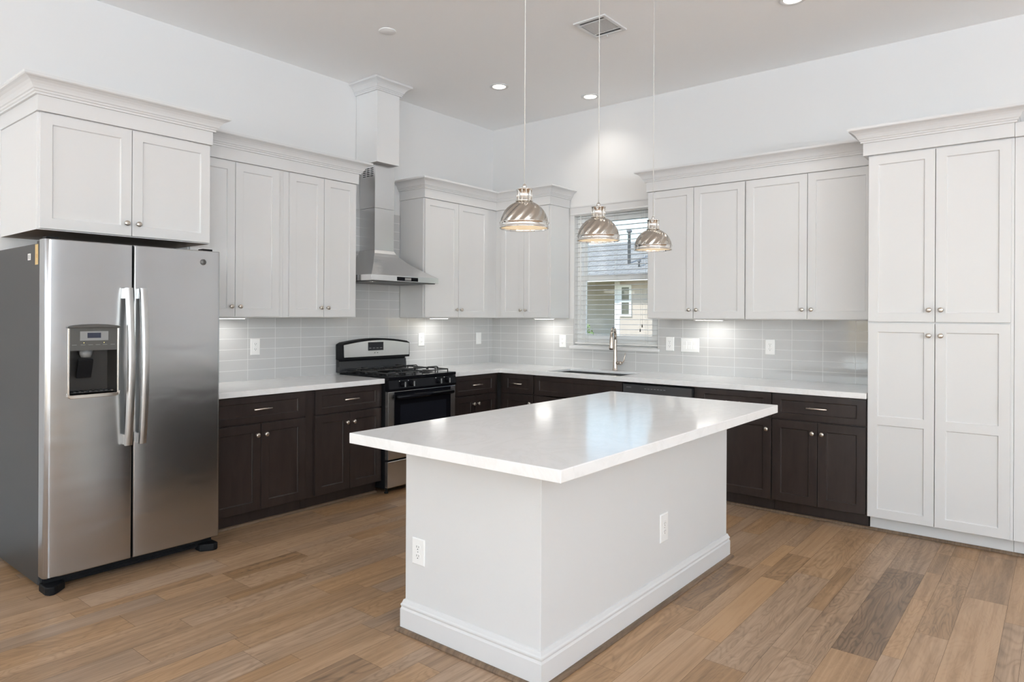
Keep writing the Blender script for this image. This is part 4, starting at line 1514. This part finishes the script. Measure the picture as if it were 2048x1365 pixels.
# ------------------------------------------------------------------ pendants
def pendant(loc, label):
    x, y, z = loc
    r = thing('pendant_lamp', label, 'pendant lamp', loc, 'pendant lamps over the island')
    fn = lambda a, b, h: (x + a, y + b, z + h)
    m = MB()
    out = [(0.1045, 0.022), (0.1035, 0.03), (0.1005, 0.045), (0.095, 0.06), (0.087, 0.075), (0.077, 0.088), (0.064, 0.100), (0.050, 0.109), (0.038, 0.114), (0.034, 0.117)]
    inn = [(0.032, 0.113), (0.048, 0.105), (0.062, 0.0965), (0.075, 0.085), (0.085, 0.072), (0.093, 0.058), (0.0985, 0.044), (0.1015, 0.03), (0.1025, 0.022)]
    m.lathe(out, fn, 48)
    sh = m.build('shade', M_DOME, r, recalc=True)
    MB().lathe(inn, fn, 48).build('shade_lining', M_SHADEIN, sh, recalc=False)
    MB().lathe([(0.1025, 0.001), (0.107, 0.0), (0.1085, 0.003), (0.1055, 0.006), (0.1055, 0.021), (0.1085, 0.024), (0.1085, 0.026), (0.1045, 0.0265), (0.1025, 0.022), (0.1005, 0.012), (0.1025, 0.001)], fn, 48).build('rim_band', M_CHROME, r)
    MB().lathe([(0.0001, 0.011), (0.06, 0.009), (0.1, 0.008), (0.1005, 0.010), (0.1, 0.0105), (0.06, 0.0125), (0, 0.014)], fn, 40).build('glass_diffuser', M_BULB, r)
    m = MB().lathe([(0.0001, 0.117), (0.034, 0.117), (0.0385, 0.118), (0.0385, 0.121), (0.033, 0.123), (0.0315, 0.124), (0.0315, 0.166), (0.0365, 0.168), (0.0365, 0.171), (0.030, 0.173), (0.012, 0.175), (0, 0.175)], fn, 32)
    for k in range(10):
        a = 2 * math.pi * k / 10
        m.tube([fn(0.0318 * math.cos(a), 0.0318 * math.sin(a), 0.124), fn(0.0318 * math.cos(a), 0.0318 * math.sin(a), 0.166)], 0.0018, 6)
    m.build('socket_cap', M_CHROME, r)
    MB().lathe([(0.0001, 0.175), (0.0085, 0.175), (0.010, 0.181), (0.009, 0.189), (0.005, 0.194), (0, 0.195)], fn, 16).build('finial', M_CHROME, r)
    MB().tube([fn(0, 0, 0.194), fn(0, 0, CEIL - z - 0.02)], 0.0022, 8).build('cord', mat('pendant_cord', (0.62, 0.61, 0.58), 0.4) if 'pendant_cord' not in bpy.data.materials else bpy.data.materials['pendant_cord'], r)
    MB().lathe([(0.0001, CEIL - z - 0.022), (0.02, CEIL - z - 0.022), (0.06, CEIL - z - 0.012), (0.062, CEIL - z - 0.001), (0, CEIL - z - 0.001)], fn, 32).build('ceiling_canopy', M_CHROME, r)
    return r


PX = 3.0
P3 = ((-3.286, 'pendant lamp nearest the viewer over the island, leftmost and largest of three', 1048.5),
      (-2.682, 'middle pendant lamp of three, hanging in front of the window', 1197),
      (-2.097, 'farthest pendant lamp of three, rightmost, hanging in front of the wall cabinet', 1306))
p0 = pendant((PX, P3[0][0], 1.790), P3[0][1])
for yy, lab, _ in P3[1:]:
    dup(p0, (PX, yy, 1.790), lab)

# ------------------------------------------------------------------ ceiling fittings
def downlight(x, y, label):
    r = thing('recessed_light', label, 'recessed light', (x, y, CEIL), 'recessed ceiling lights')
    fn = lambda a, b, h: (x + a, y + b, CEIL + h)
    MB().lathe([(0.056, -0.0035), (0.060, -0.007), (0.076, -0.008), (0.083, -0.004), (0.084, -0.0005), (0.056, -0.0005), (0.056, -0.0035)], fn, 40).build('trim_ring', M_TRIM, r)
    MB().lathe([(0.0001, -0.0045), (0.0558, -0.0035), (0.0558, -0.001), (0, -0.001)], fn, 40).build('lens', M_CANLENS, r)
    d = bpy.data.lights.new('downlight', 'SPOT')
    d.energy = 15
    d.spot_size = math.radians(125)
    d.spot_blend = 0.8
    d.color = (1.0, 0.94, 0.86)
    d.shadow_soft_size = 0.055
    o = bpy.data.objects.new('downlight', d)
    COL.objects.link(o)
    o.location = (x, y, CEIL - 0.012)
    return r


downlight(0.972, -1.055, 'recessed ceiling light in front of the range corner, left of the pendant cords')
downlight(1.452, -0.335, 'recessed ceiling light close to the wall above the sink window')
downlight(3.482, -1.165, 'recessed ceiling light at the top edge, right of the pendant cords')
r = thing('ceiling_vent', 'square white air register on the ceiling behind the pendant cords', 'air vent', (2.32, -1.575, CEIL))
m = MB().grid_solid([2.195, 2.22, 2.42, 2.445], [-1.725, -1.70, -1.45, -1.425], lambda i, j: not (i == 1 and j == 1), CEIL - 0.012, CEIL - 0.0006, lambda u, w_, t: (u, w_, t))
m.build('frame', M_TRIM, r, bevel=0.003)
MB().box((2.2205, -1.6995, CEIL - 0.0022), (2.4195, -1.4505, CEIL - 0.0008)).build('duct_opening', M_SLOT, r)
for k in range(13):
    x = 2.232 + k * 0.0147
    MB().prism([(x - 0.0026, CEIL - 0.011), (x - 0.0014, CEIL - 0.0112), (x + 0.003, CEIL - 0.0035), (x + 0.0018, CEIL - 0.003)], lambda p, t: (p[0], t, p[1]), -1.665, -1.49).build('louver', M_TRIM, r)
for ya, yb in ((-1.672, -1.666), (-1.489, -1.483)):
    MB().box((2.2205, ya, CEIL - 0.011), (2.4195, yb, CEIL - 0.0023)).build('crossbar', M_TRIM, r)
MB().box((2.29, -1.442, CEIL - 0.026), (2.296, -1.434, CEIL - 0.0122)).build('lever', M_TRIM, r)
o = MB().lathe([(0.0001, -0.0006), (0.06, -0.0006), (0.061, -0.003), (0.058, -0.005), (0, -0.006)], lambda a, b, h: (1.10 + a, -2.431 + b, CEIL + h), 40).build('ceiling_cover', M_CEIL)
tag(o, 'plain round white cover plate flush on the ceiling left of the lights', 'cover plate')


# under-cabinet lights
def undercab(T, u, v, length, label, power):
    x, y, z = T(u, v, UB)
    r = thing('under_cabinet_light', label, 'light bar', (x, y, UB))
    MB().box((u - length / 2, v - 0.03, UB - 0.010), (u + length / 2, v + 0.03, UB - 0.0006), T=T).build('housing', M_PLASTIC, r, bevel=0.002)
    MB().box((u - length / 2 + 0.012, v - 0.022, UB - 0.0118), (u + length / 2 - 0.012, v + 0.022, UB - 0.0102), T=T).build('lens', M_LEDBAR, r)
    p = Vector(T(u, v, UB - 0.016))
    a = area('under_cabinet_glow', p, (p.x, p.y, 0), length * 0.85, 0.05, power, (1.0, 0.98, 0.94))
    if T is TL:
        a.rotation_euler = (0, 0, math.pi / 2)
    else:
        a.rotation_euler = (0, 0, 0)
    return r


undercab(TL, -3.13, 0.17, 0.32, 'lit under-cabinet light bar beside the refrigerator', 0.75)
undercab(TL, -0.98, 0.17, 0.22, 'lit under-cabinet light bar right of the range', 0.75)
undercab(TB, 0.82, 0.17, 0.22, 'lit under-cabinet light bar between corner and window', 0.75)
undercab(TB, 2.52, 0.17, 0.24, 'lit under-cabinet light bar right of the window', 0.75)

# ------------------------------------------------------------------ window blind
r = thing('window_blind', 'white two-inch slat blind hung open in the kitchen window', 'blind', (1.515, 0.03, WZ1))
m = MB().prism([(-0.003, 2.405), (-0.019, 2.405), (-0.021, 2.415), (-0.017, 2.422), (-0.017, 2.474), (-0.021, 2.482), (-0.021, 2.492), (-0.003, 2.492)], lambda p, t: (t, p[0], p[1]), WX0 - 0.035, WX1 + 0.03)
m.build('valance', M_TRIM, r)
MB().box((WX0 + 0.006, 0.004, 2.396), (WX1 - 0.006, 0.058, 2.428)).build('headrail', M_SLAT, r)
NS = 26
for k in range(NS):
    z = 1.195 + k * (2.372 - 1.195) / (NS - 1)
    pr = []
    for s in range(5):
        t = s / 4
        pr.append((0.008 + 0.048 * t, z + 0.0022 * math.sin(math.pi * t) + 0.0015))
    for s in range(4, -1, -1):
        t = s / 4
        pr.append((0.008 + 0.048 * t, z + 0.0022 * math.sin(math.pi * t) - 0.0013))
    MB().prism(pr, lambda p, t: (t, p[0], p[1]), WX0 + 0.008, WX1 - 0.008).build('slat', M_SLAT, r)
MB().box((WX0 + 0.008, 0.008, 1.142), (WX1 - 0.008, 0.058, 1.160)).build('bottom_rail', M_SLAT, r, bevel=0.003)
for xx in (WX0 + 0.13, 1.515, WX1 - 0.13):
    m = MB()
    for yy in (0.0066, 0.0584):
        m.tube([(xx, yy, 1.15), (xx, yy, 2.39)], 0.0009, 5)
    m.tube([(xx + 0.004, 0.032, 1.162), (xx + 0.004, 0.032, 2.386)], 0.0008, 5)
    m.build('ladder_cord', M_CORD, r)
for xx, zz in ((WX1 - 0.155, 1.34), (WX1 - 0.175, 1.30)):
    pc = MB().tube([(xx, 0.001, 2.40), (xx + 0.004, -0.002, 1.9), (xx - 0.004, -0.001, zz)], 0.0009, 5).build('pull_cord', M_CORD, r)
    MB().lathe([(0.0001, 0), (0.0045, 0.001), (0.005, -0.012), (0.006, -0.026), (0, -0.027)], lambda a, b, h: (xx - 0.004 + a, -0.001 + b, zz + h), 10).build('tassel', M_TASSEL, pc)
MB().tube([(WX0 + 0.075, 0.0, 2.395), (WX0 + 0.078, -0.003, 1.28)], 0.004, 8).build('tilt_wand', M_VINYL, r)

# ------------------------------------------------------------------ neighbour's house, lawn and shrub
h = thing('neighbor_house', 'tan single-story house with shingle roof seen through the blind', 'house', (-6.5, 16, -0.3))
MB().box((-7.08, 15.0, -0.3), (3.0, 20.0, 2.62)).build('front_wall', M_STUCCO, h)
MB().box((-14.0, 17.2, -0.3), (-7.281, 20.0, 2.62)).build('recessed_wall', M_STUCCOB, h)
MB().box((-7.28, 14.98, -0.3), (-7.081, 15.18, 2.62)).build('corner_post', M_VINYL, h)
sf = MB().box((-14.4, 14.35, 2.621), (3.4, 20.2, 2.70)).build('soffit', M_SOFFIT, h)
MB().box((-14.4, 14.25, 2.60), (3.4, 14.345, 2.80)).build('fascia', M_VINYL, h)
m = MB()
m.add([(-14.5, 14.2, 2.72), (-5.6, 14.2, 2.72), (-7.3, 18.0, 4.25), (-14.5, 18.0, 4.25), (-14.5, 14.2, 2.81), (-5.6, 14.2, 2.81), (-7.3, 18.0, 4.34), (-14.5, 18.0, 4.34), (-5.6, 21, 2.72), (-14.5, 21, 2.72), (-5.6, 21, 2.81), (-14.5, 21, 2.81)],
      [(4, 5, 6, 7), (0, 4, 7, 3), (0, 1, 5, 4), (5, 10, 6), (7, 6, 10, 11), (0, 9, 8, 1), (1, 8, 10, 5), (0, 3, 7, 11, 9), (8, 9, 11, 10)])
m.build('main_roof', M_ROOF, h, recalc=True)
m = MB().prism([(14.2, 2.705), (14.2, 2.80), (17.6, 3.75), (21, 2.80), (21, 2.705)], lambda p, t: (t, p[0], p[1]), -5.58, 3.5)
m.build('side_roof', M_ROOF, h)
hw = MB().grid_solid([-7.065, -6.985, -6.70, -6.62], [1.42, 1.50, 1.90, 1.97, 2.42, 2.49], lambda i, j: i in (0, 2) or j in (0, 2, 4), 14.94, 14.999, lambda u, z, t: (u, t, z)).build('window_frame', M_VINYL, h)
for za, zb in ((1.50, 1.90), (1.97, 2.42)):
    MB().box((-6.985, 14.96, za), (-6.70, 14.975, zb)).build('window_pane', M_GLASSD, hw)
for xx, yy, zz, rr in ((-6.90, 15.3, 4.42, 0.055), (-6.3, 14.9, 3.35, 0.035)):
    vp = MB().lathe([(0.0001, 2.9), (rr, 2.9), (rr, zz - 0.1), (rr * 1.7, zz - 0.09), (rr * 1.7, zz), (0, zz)], lambda a, b, q: (xx + a, yy + b, q), 16).build('vent_pipe', M_PIPE, h)
o = MB().box((-30, 0.3, -0.45), (20, 40, -0.301)).build('lawn', M_GRASS, kind='structure')
r = thing('shrub', 'green shrub by the house wall, seen low in the left of the window', 'shrub', (-8.1, 14.2, -0.3))
m = MB()
for k in range(700):
    a = random.uniform(0, 2 * math.pi)
    b = math.acos(random.uniform(-1, 1))
    rr = 0.55 * random.uniform(0.6, 1.0)
    c = Vector((-8.1 + rr * math.sin(b) * math.cos(a), 14.2 + rr * math.sin(b) * math.sin(a), 0.45 + 0.75 * rr / 0.55 * math.cos(b)))
    t1 = Vector((random.gauss(0, 1), random.gauss(0, 1), random.gauss(0, 1))).normalized() * 0.05
    t2 = t1.cross(Vector((random.gauss(0, 1), random.gauss(0, 1), random.gauss(0, 1)))).normalized() * 0.025
    m.add([c - t1, c + t2, c + t1, c - t2], [(0, 1, 2, 3)])
m.build('foliage', M_LEAF, r, recalc=False)
MB().tube([(-8.1, 14.2, -0.3), (-8.1, 14.2, 0.4)], 0.05, 8).build('stem', M_UNDER, r)
